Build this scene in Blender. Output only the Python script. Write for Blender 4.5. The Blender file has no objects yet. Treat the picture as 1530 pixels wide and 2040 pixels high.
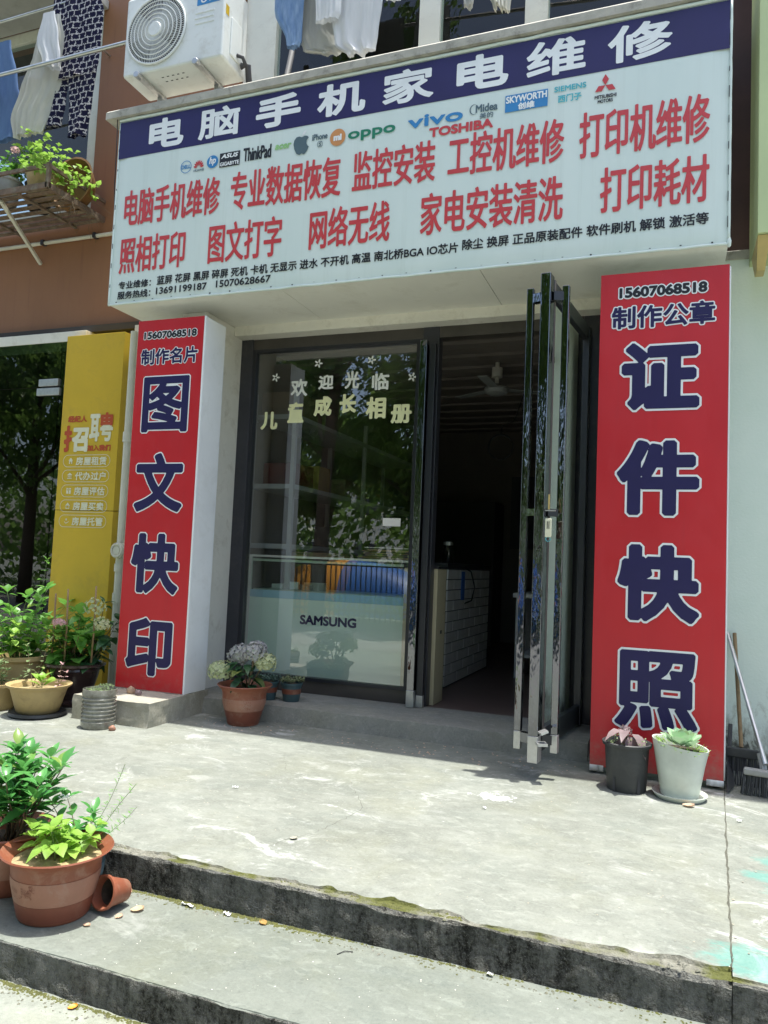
import bpy, bmesh, math, random
import numpy as np
from mathutils import Vector, Matrix, noise
R = random.Random(7)
sc = bpy.context.scene
col = sc.collection
# ---------------------------------------------------------------- camera
cd = bpy.data.cameras.new('camera'); cam = bpy.data.objects.new('camera', cd); col.objects.link(cam)
cd.sensor_fit = 'VERTICAL'; cd.sensor_height = 36; cd.lens = 36 * 1517.09 / 2040; cd.clip_start = .05; cd.clip_end = 800
fw = Vector((-.3545433, .93257907, .06778888)); rt = Vector((.93490277, .35231838, .04276171)); up = Vector((-.01599541, -.07853689, .99678288))
cam.matrix_world = Matrix(((rt.x, up.x, -fw.x, 0), (rt.y, up.y, -fw.y, -5.30766), (rt.z, up.z, -fw.z, 1.12), (0, 0, 0, 1)))
sc.camera = cam
# ---------------------------------------------------------------- light
SUN = Vector((.10, .02, 1)).normalized()
w = bpy.data.worlds.new('World'); sc.world = w; w.use_nodes = True
nt = w.node_tree; bg = nt.nodes['Background']; sky = nt.nodes.new('ShaderNodeTexSky')
sky.sky_type = 'NISHITA'; sky.sun_disc = False; sky.sun_elevation = math.asin(SUN.z); sky.sun_rotation = math.atan2(SUN.x, SUN.y)
sky.air_density = 1.0; sky.dust_density = 3.0; sky.ozone_density = .6
nt.links.new(sky.outputs[0], bg.inputs[0]); bg.inputs[1].default_value = .15
sl = bpy.data.lights.new('sun', 'SUN'); sl.energy = 3.3; sl.angle = math.radians(.55); sl.color = (1, .985, .915)
so = bpy.data.objects.new('sun', sl); col.objects.link(so); so.rotation_euler = SUN.to_track_quat('Z', 'Y').to_euler()
sc.view_settings.view_transform = 'Standard'; sc.view_settings.look = 'None'; sc.view_settings.gamma = 1; sc.view_settings.use_curve_mapping = False
sc.view_settings.exposure = 1.2
sc.render.engine = 'CYCLES'; sc.cycles.max_bounces = 8; sc.cycles.diffuse_bounces = 4; sc.cycles.glossy_bounces = 4; sc.cycles.transparent_max_bounces = 12
sc.cycles.use_denoising = True; sc.cycles.caustics_reflective = False; sc.cycles.caustics_refractive = False
sc.cycles.sample_clamp_indirect = 6

# ---------------------------------------------------------------- materials
def lin(c):
    return tuple(c) + (1,) if len(c) == 3 else tuple(c)
class NT:
    def __init__(s, name):
        s.m = bpy.data.materials.new(name); s.m.use_nodes = True; s.t = s.m.node_tree
        s.b = s.t.nodes['Principled BSDF']; s.out = s.t.nodes['Material Output']; s._pos = None
    def n(s, typ, **kw):
        x = s.t.nodes.new('ShaderNode' + typ)
        for k, v in kw.items(): setattr(x, k, v)
        return x
    def l(s, a, b): s.t.links.new(a, b)
    def pos(s, obj=False):
        if s._pos is None:
            s._pos = s.n('TexCoord').outputs['Object'] if obj else s.n('NewGeometry').outputs['Position']
        return s._pos
    def set(s, sock, v):
        if hasattr(v, 'links'): s.l(v, sock)
        elif isinstance(v, (tuple, list)) and len(v) == 3 and sock.type == 'RGBA': sock.default_value = lin(v)
        else: sock.default_value = v
    def noise(s, scale, detail=4, rough=.6, stretch=None, dist=0, vec=None):
        x = s.n('TexNoise'); x.inputs['Scale'].default_value = scale; x.inputs['Detail'].default_value = detail
        x.inputs['Roughness'].default_value = rough; x.inputs['Distortion'].default_value = dist
        v = vec or s.pos()
        if stretch:
            mp = s.n('Mapping'); mp.inputs['Scale'].default_value = stretch; s.l(v, mp.inputs[0]); v = mp.outputs[0]
        s.l(v, x.inputs['Vector']); return x.outputs['Fac']
    def ramp(s, f, a, b, va=0., vb=1.):
        x = s.n('MapRange'); x.inputs[1].default_value = a; x.inputs[2].default_value = b; x.inputs[3].default_value = va; x.inputs[4].default_value = vb
        s.l(f, x.inputs[0]); return x.outputs[0]
    def mix(s, f, a, b, mode='MIX'):
        x = s.n('Mix', data_type='RGBA', blend_type=mode)
        s.set(x.inputs[0], f); s.set(x.inputs[6], a); s.set(x.inputs[7], b); return x.outputs[2]
    def math(s, op, a, b=0.):
        x = s.n('Math', operation=op); s.set(x.inputs[0], a); s.set(x.inputs[1], b); return x.outputs[0]
    def sep(s, v=None):
        x = s.n('SeparateXYZ'); s.l(v or s.pos(), x.inputs[0]); return x.outputs
    def bump(s, h, strength=.3, dist=.01):
        x = s.n('Bump'); x.inputs['Strength'].default_value = strength; x.inputs['Distance'].default_value = dist
        s.l(h, x.inputs['Height']); s.l(x.outputs[0], s.b.inputs['Normal'])
    def base(s, c): s.set(s.b.inputs['Base Color'], c)
    def p(s, rough=None, metal=None, spec=None):
        if rough is not None: s.set(s.b.inputs['Roughness'], rough)
        if metal is not None: s.set(s.b.inputs['Metallic'], metal)
        if spec is not None: s.set(s.b.inputs['Specular IOR Level'], spec)
def paint(name, c, rough=.5, var=.12, scale=6, metal=0, bump=0, bs=80, dirt=None, dscale=3, damt=.5, spec=None, obj=False):
    k = NT(name); k.pos(obj)
    f = k.noise(scale, 5)
    lo = tuple(x * (1 - var) for x in c); hi = tuple(min(1, x * (1 + var)) for x in c)
    cc = k.mix(k.ramp(f, .3, .7), lo, hi)
    if dirt:
        d = k.noise(dscale, 7, .72, dist=.4); cc = k.mix(k.ramp(d, .52, .75, 0, damt), cc, dirt)
    k.base(cc); k.p(rough, metal, spec)
    if bump: k.bump(k.noise(bs, 3), bump, .003)
    return k.m
M = {}
def plain(name, c, rough=.5, metal=0): M[name] = paint(name, c, rough, .06, 9, metal); return M[name]
plain('white_print', (.82, .84, .83), .42); plain('navy_print', (.010, .006, .070), .5); plain('black_print', (.012, .012, .016), .4)
plain('red_print', (.56, .05, .055), .42); plain('cream_vinyl', (.82, .80, .46), .5); plain('white_vinyl', (.78, .78, .74), .5)
plain('blue_logo', (.03, .22, .5), .4); plain('teal_logo', (.08, .45, .52), .4); plain('green_logo', (.01, .2, .11), .4); plain('lime_logo', (.3, .55, .22), .4)
plain('orange_logo', (.62, .27, .09), .4); plain('grey_logo', (.09, .14, .16), .35); plain('yellow_white', (.7, .68, .5), .45); plain('panel_red', (.45, .07, .02), .45)
M['banner'] = paint('banner', (.74, .79, .80), .38, .05, 1.5, dirt=(.6, .6, .55), dscale=2, damt=.25)
def banner_cloth():
    k = NT('banner_cloth'); z = k.sep()[2]
    v = k.noise(2.2, 4, .6, (1, 1, .3)); c = k.mix(k.ramp(v, .3, .75), (.64, .735, .69), (.71, .785, .74)); st = k.noise(9, 6, .7, (1.6, 1, .05), .3); c = k.mix(k.ramp(st, .54, .78, 0, .32), c, (.47, .53, .47)); k.base(c)
    k.p(.36); k.bump(k.noise(3, 2, .5, (1.6, 1, .35)), .25, .03); M['banner_cloth'] = k.m
banner_cloth()
M['banner_navy'] = paint('banner_navy', (.014, .009, .085), .42, .12, 3)
def redvinyl():
    k = NT('red_panel'); f = k.noise(1.6, 5, .6, (1, 1, .5)); c = k.mix(k.ramp(f, .3, .7), (.49, .014, .022), (.57, .022, .030)); z = k.sep()[2]
    st = k.noise(26, 4, .6, (1, 1, .06)); c = k.mix(k.ramp(st, .56, .8, 0, .22), c, (.36, .03, .035))
    d = k.math('ADD', k.ramp(z, 0, .55, .30, -.30), k.noise(16, 7, .75)); c = k.mix(k.ramp(d, .55, .85, 0, .55), c, (.30, .17, .13)); c = k.mix(k.ramp(k.noise(75, 3, .7), .70, .74, 0, .5), c, (.55, .2, .18))
    k.base(c); k.p(k.ramp(k.noise(5, 5), .3, .7, .28, .5)); k.bump(k.noise(2.6, 3, .5, (1.3, 1, .5)), .35, .03); M['red_panel'] = k.m
redvinyl()
M['white_board'] = paint('white_board', (.82, .83, .83), .4, .05, 3, dirt=(.5, .48, .42), dscale=5, damt=.3)
M['cream_wall'] = paint('cream_wall', (.76, .73, .64), .55, .07, 3, dirt=(.33, .27, .18), dscale=6, damt=.45, bump=.1)
M['soffit'] = paint('soffit', (.80, .78, .70), .5, .05, 2, dirt=(.4, .35, .25), dscale=4, damt=.3)
M['slab'] = paint('slab', (.42, .40, .34), .8, .2, 8, dirt=(.10, .095, .08), dscale=9, damt=.8, bump=.4)
M['window_frame'] = paint('window_frame', (.74, .74, .64), .45, .06, 4, dirt=(.4, .37, .28), dscale=7, damt=.4)
M['dark_brown'] = paint('dark_brown', (.055, .025, .022), .6, .2, 5)
M['green_fascia'] = paint('green_fascia', (.50, .58, .30), .4, .08, 1.5)
M['gold_metal'] = paint('gold_metal', (.5, .38, .14), .45, .1, 8)
M['black_metal'] = paint('black_metal', (.02, .021, .026), .35, .1, 8)
M['dark_frame'] = paint('dark_frame', (.035, .035, .042), .32, .15, 5, dirt=(.1, .09, .08), dscale=9, damt=.4)
M['brown_frame'] = paint('brown_frame', (.06, .052, .045), .3, .15, 5)
def mirror():
    k = NT('mirror_steel'); k.base((.20, .205, .225)); k.p(.05, 1.0)
    k.bump(k.noise(16, 3, .55, (1, 1, .3)), .28, .02); M['mirror_steel'] = k.m
mirror()
M['bare_steel'] = paint('bare_steel', (.55, .55, .54), .42, .1, 30, .85)
M['brown_steel'] = paint('brown_steel', (.22, .20, .19), .45, .15, 12, .6)
M['steel_tube'] = paint('steel_tube', (.55, .55, .52), .3, .1, 10, .9)
M['yellow_panel'] = paint('yellow_panel', (.60, .40, .025), .42, .08, 2.5, dirt=(.3, .2, .05), dscale=5, damt=.35)
M['white_pvc'] = paint('white_pvc', (.62, .60, .5), .5, .08, 6, dirt=(.35, .3, .2), dscale=8, damt=.4)
M['ac_white'] = paint('ac_white', (.74, .76, .73), .42, .05, 4, dirt=(.42, .39, .31), dscale=7, damt=.5)
M['ac_grey'] = paint('ac_grey', (.36, .37, .39), .5, .05, 9)
M['ac_dark'] = paint('ac_dark', (.05, .05, .055), .7, .1, 9)
M['rust'] = paint('rust', (.16, .11, .075), .85, .35, 18, dirt=(.35, .36, .28), dscale=10, damt=.6, bump=.4)
M['bamboo'] = paint('bamboo', (.27, .18, .09), .7, .2, 30)
M['soil'] = paint('soil', (.06, .045, .03), .95, .4, 40, bump=.8, bs=60)
M['dry_soil'] = paint('dry_soil', (.36, .28, .15), .95, .35, 45, dirt=(.12, .08, .05), dscale=22, damt=.8, bump=1, bs=60)
def pot(name, c, d, rough=.45, amt=.5): M[name] = paint(name, c, rough, .12, 9, dirt=d, dscale=11, damt=amt, bump=.08, bs=50)
pot('terracotta', (.255, .082, .043), (.40, .26, .18), .5, .6); pot('pale_terracotta', (.33, .155, .10), (.40, .28, .21), .55, .6)
pot('dark_terracotta', (.19, .055, .03), (.30, .18, .12), .5, .6); pot('yellow_clay', (.42, .31, .14), (.2, .15, .08), .7, .7)
pot('black_glaze', (.035, .02, .018), (.12, .09, .08), .18); pot('teal_plastic', (.045, .085, .095), (.03, .05, .05)); pot('black_plastic', (.045, .047, .048), (.10, .10, .095), .5)
pot('white_ceramic', (.62, .66, .58), (.5, .52, .42), .35, .3); pot('grey_plastic', (.33, .33, .31), (.22, .2, .17), .4, .5)
def jugmat():
    k = NT('dirty_bottle'); f = k.noise(14, 6, .7); k.base(k.mix(k.ramp(f, .35, .7), (.16, .15, .12), (.40, .40, .34)))
    k.p(.22); k.b.inputs['Transmission Weight'].default_value = .15; k.bump(k.noise(18, 3), .35, .01); M['dirty_bottle'] = k.m
jugmat()
def leafmat(name, a, b, rough=.4, trans=.25, spot=None, yellow=.55):
    k = NT(name); oi = k.n('ObjectInfo'); f = k.noise(30, 3)
    c = k.mix(oi.outputs['Random'], a, b); c = k.mix(k.ramp(oi.outputs['Random'], .90, .94, 0, yellow), c, (.30, .27, .05)); c = k.mix(k.ramp(k.noise(120, 4, .7), .62, .72, 0, .35), c, (.30, .27, .17)); c = k.mix(k.ramp(f, .3, .75, 0, .35), c, tuple(min(1, x * 1.5) for x in b))
    if spot: c = k.mix(k.ramp(k.noise(70, 2), .55, .62), c, spot)
    k.base(c); k.p(rough, 0, .4)
    tr = k.n('BsdfTranslucent'); k.set(tr.inputs[0], tuple(min(1, x * 1.6) for x in b))
    mx = k.n('MixShader'); mx.inputs[0].default_value = trans
    k.l(k.b.outputs[0], mx.inputs[1]); k.l(tr.outputs[0], mx.inputs[2]); k.l(mx.outputs[0], k.out.inputs[0]); M[name] = k.m
leafmat('leaf_glossy', (.045, .17, .045), (.10, .30, .075), .22, .25)
leafmat('leaf_lime', (.16, .30, .04), (.27, .45, .08), .45, .35)
leafmat('leaf_mid', (.07, .21, .035), (.15, .34, .06), .38, .28)
leafmat('leaf_dark', (.02, .06, .025), (.04, .11, .04), .35, .15)
leafmat('leaf_pale', (.15, .24, .10), (.28, .36, .18), .5, .3)
leafmat('leaf_tree', (.045, .105, .022), (.13, .22, .05), .35, .45)
leafmat('leaf_blue', (.07, .13, .10), (.12, .19, .15), .5, .15)
leafmat('leaf_purple', (.17, .12, .13), (.29, .22, .22), .5, .2)
leafmat('rosette', (.27, .44, .27), (.38, .54, .34), .45, .15)
leafmat('petal_grey', (.30, .31, .27), (.42, .40, .43), .6, .25, (.30, .36, .24))
leafmat('petal_green', (.35, .42, .22), (.50, .52, .32), .6, .3)
leafmat('petal_pink', (.55, .30, .33), (.65, .45, .45), .6, .3)
leafmat('petal_white', (.72, .70, .66), (.78, .76, .74), .6, .3)
leafmat('dry_leaf', (.22, .08, .03), (.40, .20, .09), .6, .15)
leafmat('pale_dry_leaf', (.45, .30, .20), (.58, .42, .30), .6, .15)
M['bark'] = paint('bark', (.09, .065, .045), .9, .3, 25, bump=.6, bs=30)
M['twig'] = paint('twig', (.14, .10, .055), .8, .25, 40)
M['green_stem'] = paint('green_stem', (.13, .2, .06), .6, .2, 40)
def mossmat():
    k = NT('moss'); f = k.noise(60, 5, .7); k.base(k.mix(k.ramp(f, .3, .7), (.055, .06, .018), (.14, .145, .04))); k.p(.95); k.bump(k.noise(160, 3), 1, .006); M['moss'] = k.m
mossmat()
# concrete of the terrace, its joints, stains, spilled paint
def concrete(name, a, b, paint_spill=False, white=.0, dirty=.35):
    k = NT(name); P = k.pos()
    big = k.noise(1.1, 6, .62, (1, 1.7, 1), .6); mid = k.noise(6, 7, .7, (1, 1.3, 1), .5); fine = k.noise(95, 4, .7); grit = k.noise(420, 2, .6)
    c = k.mix(k.ramp(big, .35, .68), a, b)
    c = k.mix(k.ramp(mid, .42, .72, 0, dirty), c, tuple(x * .62 for x in a))
    warm = k.noise(1.7, 5, .6, (1.3, 1, 1), .3); c = k.mix(k.ramp(warm, .50, .68, 0, .38), c, (a[0] * 1.22, a[1] * 1.16, a[2] * .88)); bl = k.noise(2.3, 6, .68, (1, 1.5, 1), .5); c = k.mix(k.ramp(bl, .50, .66, 0, .5), c, (a[0] * .80, a[1] * .86, a[2] * .90)); sm = k.noise(17, 5, .72, (1, 1.6, 1), .8); c = k.mix(k.ramp(sm, .53, .68, 0, .5), c, tuple(x * 1.35 for x in b)); c = k.mix(k.ramp(k.noise(31, 4, .7), .56, .70, 0, .45), c, tuple(x * .6 for x in a))
    c = k.mix(k.ramp(fine, .3, .75, 0, .32), c, tuple(min(1, x * 1.35) for x in b))
    c = k.mix(k.ramp(grit, .60, .72, 0, .45), c, tuple(x * .45 for x in a))
    if white:
        e = k.noise(3.2, 8, .76, (1, 1.5, 1), .7); ew = k.noise(.8, 2, .5)
        msk = k.math('MULTIPLY', k.ramp(e, .55, .66), k.ramp(ew, .40, .62)); c = k.mix(k.math('MULTIPLY', msk, white), c, (.66, .67, .64))
        sp = k.noise(9, 5, .8, (1, 1.3, 1), .6); c = k.mix(k.ramp(sp, .69, .725, 0, .75), c, (.72, .73, .71))
        vd = k.n('VectorMath', operation='SUBTRACT'); k.l(P, vd.inputs[0]); vd.inputs[1].default_value = (-.80, -1.52, 0)
        mp = k.n('VectorMath', operation='MULTIPLY'); k.l(vd.outputs[0], mp.inputs[0]); mp.inputs[1].default_value = (4.2, 7.0, 0)
        ln = k.n('VectorMath', operation='LENGTH'); k.l(mp.outputs[0], ln.inputs[0])
        s2 = k.math('ADD', k.ramp(ln.outputs['Value'], 0, 1.3, .16, -.25), k.noise(14, 7, .8, None, .5)); c = k.mix(k.ramp(s2, .55, .60, 0, .9), c, (.78, .79, .77))
    if paint_spill:
        tot = None
        for cx, cy, rx, ry in ((.42, -1.82, .15, .14), (.34, -2.0, .12, .10), (.44, -2.12, .17, .2), (.26, -2.74, .27, .20), (.5, -2.62, .3, .25)):
            vd = k.n('VectorMath', operation='SUBTRACT'); k.l(P, vd.inputs[0]); vd.inputs[1].default_value = (cx, cy, 0)
            mp = k.n('VectorMath', operation='MULTIPLY'); k.l(vd.outputs[0], mp.inputs[0]); mp.inputs[1].default_value = (1 / rx, 1 / ry, 0)
            ln = k.n('VectorMath', operation='LENGTH'); k.l(mp.outputs[0], ln.inputs[0]); v = k.ramp(ln.outputs['Value'], .2, 1.25, .34, -.34)
            tot = v if tot is None else k.math('MAXIMUM', tot, v)
        q = k.math('ADD', tot, k.noise(13, 8, .75, (1, 2.4, 1), .8)); c = k.mix(k.ramp(q, .55, .74, 0, .55), c, (.085, .30, .255))
    k.base(c); k.p(k.ramp(mid, .3, .7, .72, .92), 0, .35)
    h = k.math('ADD', k.math('MULTIPLY', fine, .6), k.math('MULTIPLY', mid, 1.2)); k.bump(h, .35, .008); M[name] = k.m
concrete('terrace_concrete', (.158, .168, .141), (.258, .271, .236), True, .8, .6)
concrete('step_concrete', (.135, .150, .127), (.20, .218, .188), False, .18, .3)
concrete('street_concrete', (.19, .205, .17), (.27, .285, .245), False, .1, .3)
concrete('road_concrete', (.22, .22, .20), (.29, .29, .265), False, .1, .3)
concrete('block_concrete', (.30, .28, .22), (.42, .40, .33), False, 0, .5)
concrete('sill_concrete', (.20, .20, .175), (.29, .285, .25), False, 0, .5)
def riser():
    k = NT('mould_concrete'); st = k.noise(5, 7, .72, (2.6, 2.6, .55), .5); f = k.noise(55, 5, .75); b = k.noise(1.6, 3, .5)
    m = k.math('ADD', k.math('MULTIPLY', st, .62), k.math('MULTIPLY', f, .42))
    c = k.mix(k.ramp(m, .44, .60), (.034, .032, .026), (.27, .27, .24)); c = k.mix(k.ramp(k.math('ADD', b, k.math('MULTIPLY', f, .3)), .62, .80, 0, .7), c, (.30, .31, .285))
    c = k.mix(k.ramp(k.noise(9, 6, .7), .60, .75, 0, .55), c, (.10, .095, .035)); c = k.mix(k.ramp(k.noise(150, 3, .7), .58, .66, 0, .85), c, (.36, .35, .30))
    k.base(c); k.p(.95, 0, .2); k.bump(k.math('ADD', f, k.math('MULTIPLY', k.noise(150, 3), .8)), 1, .04); M['mould_concrete'] = k.m
riser()
def chip():
    k = NT('chipped_edge'); f = k.noise(45, 6, .72); g = k.noise(4.5, 5, .65)
    c = k.mix(k.ramp(f, .3, .7), (.17, .165, .13), (.36, .355, .30)); c = k.mix(k.ramp(k.math('ADD', g, k.math('MULTIPLY', f, .25)), .56, .70, 0, .95), c, (.125, .135, .035))
    k.base(c); k.p(.95, 0, .2); k.bump(f, 1, .02); M['chipped_edge'] = k.m
chip()
def stucco_mould():
    k = NT('mouldy_plaster'); s = k.sep(); z = s[2]
    n = k.noise(7, 7, .75, (2, 2, 1), .4); h = k.math('ADD', k.ramp(z, 0, .75, .42, -.28), n)
    c = k.mix(k.ramp(k.noise(3, 4), .3, .7), (.74, .83, .72), (.80, .87, .77)); c = k.mix(k.ramp(h, .56, .80, 0, .75), c, (.27, .25, .17)); c = k.mix(k.ramp(h, .74, .86, 0, .9), c, (.05, .047, .04))
    k.base(c); k.p(.8, 0, .3); k.bump(k.noise(60, 5), .3, .006); M['mouldy_plaster'] = k.m
stucco_mould()
def brownwall():
    k = NT('brown_paint'); a = k.noise(1.2, 5, .6, (1, 1, .5)); pk = k.noise(8, 6, .8, None, .5); st = k.noise(10, 5, .6, (2.5, 1, .15))
    c = k.mix(k.ramp(a, .3, .7), (.255, .115, .052), (.315, .145, .068)); c = k.mix(k.ramp(st, .55, .8, 0, .35), c, (.15, .06, .04)); c = k.mix(k.ramp(pk, .735, .76, 0, .8), c, (.5, .46, .4))
    k.base(c); k.p(.6); k.bump(k.noise(40, 4), .15, .004); M['brown_paint'] = k.m
brownwall()
def glass(name, tint, gain=1.5, rough=0):
    k = NT(name); fr = k.n('Fresnel'); fr.inputs[0].default_value = 1.52
    t = k.n('BsdfTransparent'); k.set(t.inputs[0], tint); g = k.n('BsdfGlossy'); g.inputs['Roughness'].default_value = rough; k.set(g.inputs[0], (1, 1, 1))
    mx = k.n('MixShader'); bf = k.n('NewGeometry').outputs['Backfacing']; k.l(k.math('MULTIPLY', k.math('MINIMUM', k.math('MULTIPLY', fr.outputs[0], gain), 1.), k.math('SUBTRACT', 1., bf)), mx.inputs[0]); k.l(t.outputs[0], mx.inputs[1]); k.l(g.outputs[0], mx.inputs[2]); k.l(mx.outputs[0], k.out.inputs[0]); M[name] = k.m
glass('window_glass', (.965, .98, .97), 3.6); glass('green_glass', (.45, .55, .48), 1.8); glass('upper_glass', (.75, .8, .78), .9); glass('case_glass', (.86, .93, .89), 1.4)
M['mint_board'] = paint('mint_board', (.78, .93, .76), .35, .04, 2); M['sky_strip'] = paint('sky_strip', (.36, .60, .66), .35, .04, 2)
M['basin_brown'] = paint('basin_brown', (.24, .13, .05), .5, .1, 8)
M['shelf_grey'] = paint('shelf_grey', (.30, .31, .30), .5, .1, 6)
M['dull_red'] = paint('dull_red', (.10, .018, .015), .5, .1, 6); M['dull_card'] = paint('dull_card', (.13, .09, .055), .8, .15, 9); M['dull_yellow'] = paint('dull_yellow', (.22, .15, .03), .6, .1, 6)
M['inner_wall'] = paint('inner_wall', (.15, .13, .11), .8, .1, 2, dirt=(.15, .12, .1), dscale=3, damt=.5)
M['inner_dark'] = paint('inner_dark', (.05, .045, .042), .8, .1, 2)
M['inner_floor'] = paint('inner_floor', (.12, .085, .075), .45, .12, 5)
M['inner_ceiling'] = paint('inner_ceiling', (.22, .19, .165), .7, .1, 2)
M['white_brick'] = paint('white_brick', (.62, .61, .57), .5, .08, 7, dirt=(.4, .38, .33), dscale=9, damt=.4)
M['grout'] = paint('grout', (.10, .095, .09), .8, .1, 9)
M['beige_board'] = paint('beige_board', (.46, .40, .25), .5, .07, 3); M['red_plastic'] = paint('red_plastic', (.42, .03, .03), .4, .1, 6)
M['cardboard'] = paint('cardboard', (.42, .29, .17), .8, .12, 9); M['paper'] = paint('paper', (.7, .66, .6), .7, .06, 9)
M['blue_plastic'] = paint('blue_plastic', (.03, .12, .40), .45, .1, 6); M['orange_plastic'] = paint('orange_plastic', (.60, .26, .03), .45, .1, 6)
M['cable_black'] = paint('cable_black', (.015, .015, .015), .5, .1, 9)
def cloth(name, a, b, trans=.3, folds=8):
    k = NT(name); f = k.noise(folds, 5, .6, (1.5, 1.5, .4)); k.base(k.mix(k.ramp(f, .3, .7), a, b)); k.p(.85, 0, .1); k.bump(k.noise(14, 4, .6, (2, 2, .3)), .5, .02)
    tr = k.n('BsdfTranslucent'); k.set(tr.inputs[0], b); mx = k.n('MixShader'); mx.inputs[0].default_value = trans
    k.l(k.b.outputs[0], mx.inputs[1]); k.l(tr.outputs[0], mx.inputs[2]); k.l(mx.outputs[0], k.out.inputs[0]); M[name] = k.m
cloth('white_cotton', (.70, .72, .74), (.80, .81, .82), .35); cloth('grey_cotton', (.45, .46, .44), (.55, .56, .53), .4); cloth('cream_cotton', (.62, .62, .54), (.74, .73, .66), .35)
cloth('denim', (.12, .22, .40), (.30, .42, .60), .15, 18); cloth('blue_cotton', (.10, .17, .33), (.16, .26, .45), .25)
def trellis():
    k = NT('lattice_print'); P = k.pos(); mp = k.n('Mapping'); mp.inputs['Scale'].default_value = (16, 16, 19); k.l(P, mp.inputs[0])
    d = k.n('TexNoise'); d.inputs['Scale'].default_value = 3.; k.l(mp.outputs[0], d.inputs['Vector'])
    ad = k.n('VectorMath', operation='MULTIPLY_ADD'); k.l(d.outputs['Color'], ad.inputs[0]); ad.inputs[1].default_value = (.6, .6, .6); k.l(mp.outputs[0], ad.inputs[2])
    xs = k.sep(ad.outputs[0]); fx = k.math('ABSOLUTE', k.math('SUBTRACT', k.math('FRACT', k.math('ADD', xs[0], k.math('MULTIPLY', k.math('FLOOR', xs[2]), .5))), .5)); fz = k.math('ABSOLUTE', k.math('SUBTRACT', k.math('FRACT', xs[2]), .5))
    e = k.math('MAXIMUM', k.ramp(fx, .40, .44), k.ramp(fz, .39, .43)); e = k.math('MULTIPLY', e, k.ramp(k.noise(60, 2), .38, .46))
    k.base(k.mix(e, (.012, .012, .035), (.52, .50, .50))); k.p(.85, 0, .1); M['lattice_print'] = k.m
trellis()
M['eave'] = paint('eave', (.40, .40, .37), .7, .1, 3, dirt=(.2, .19, .17), dscale=4, damt=.4)
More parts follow.
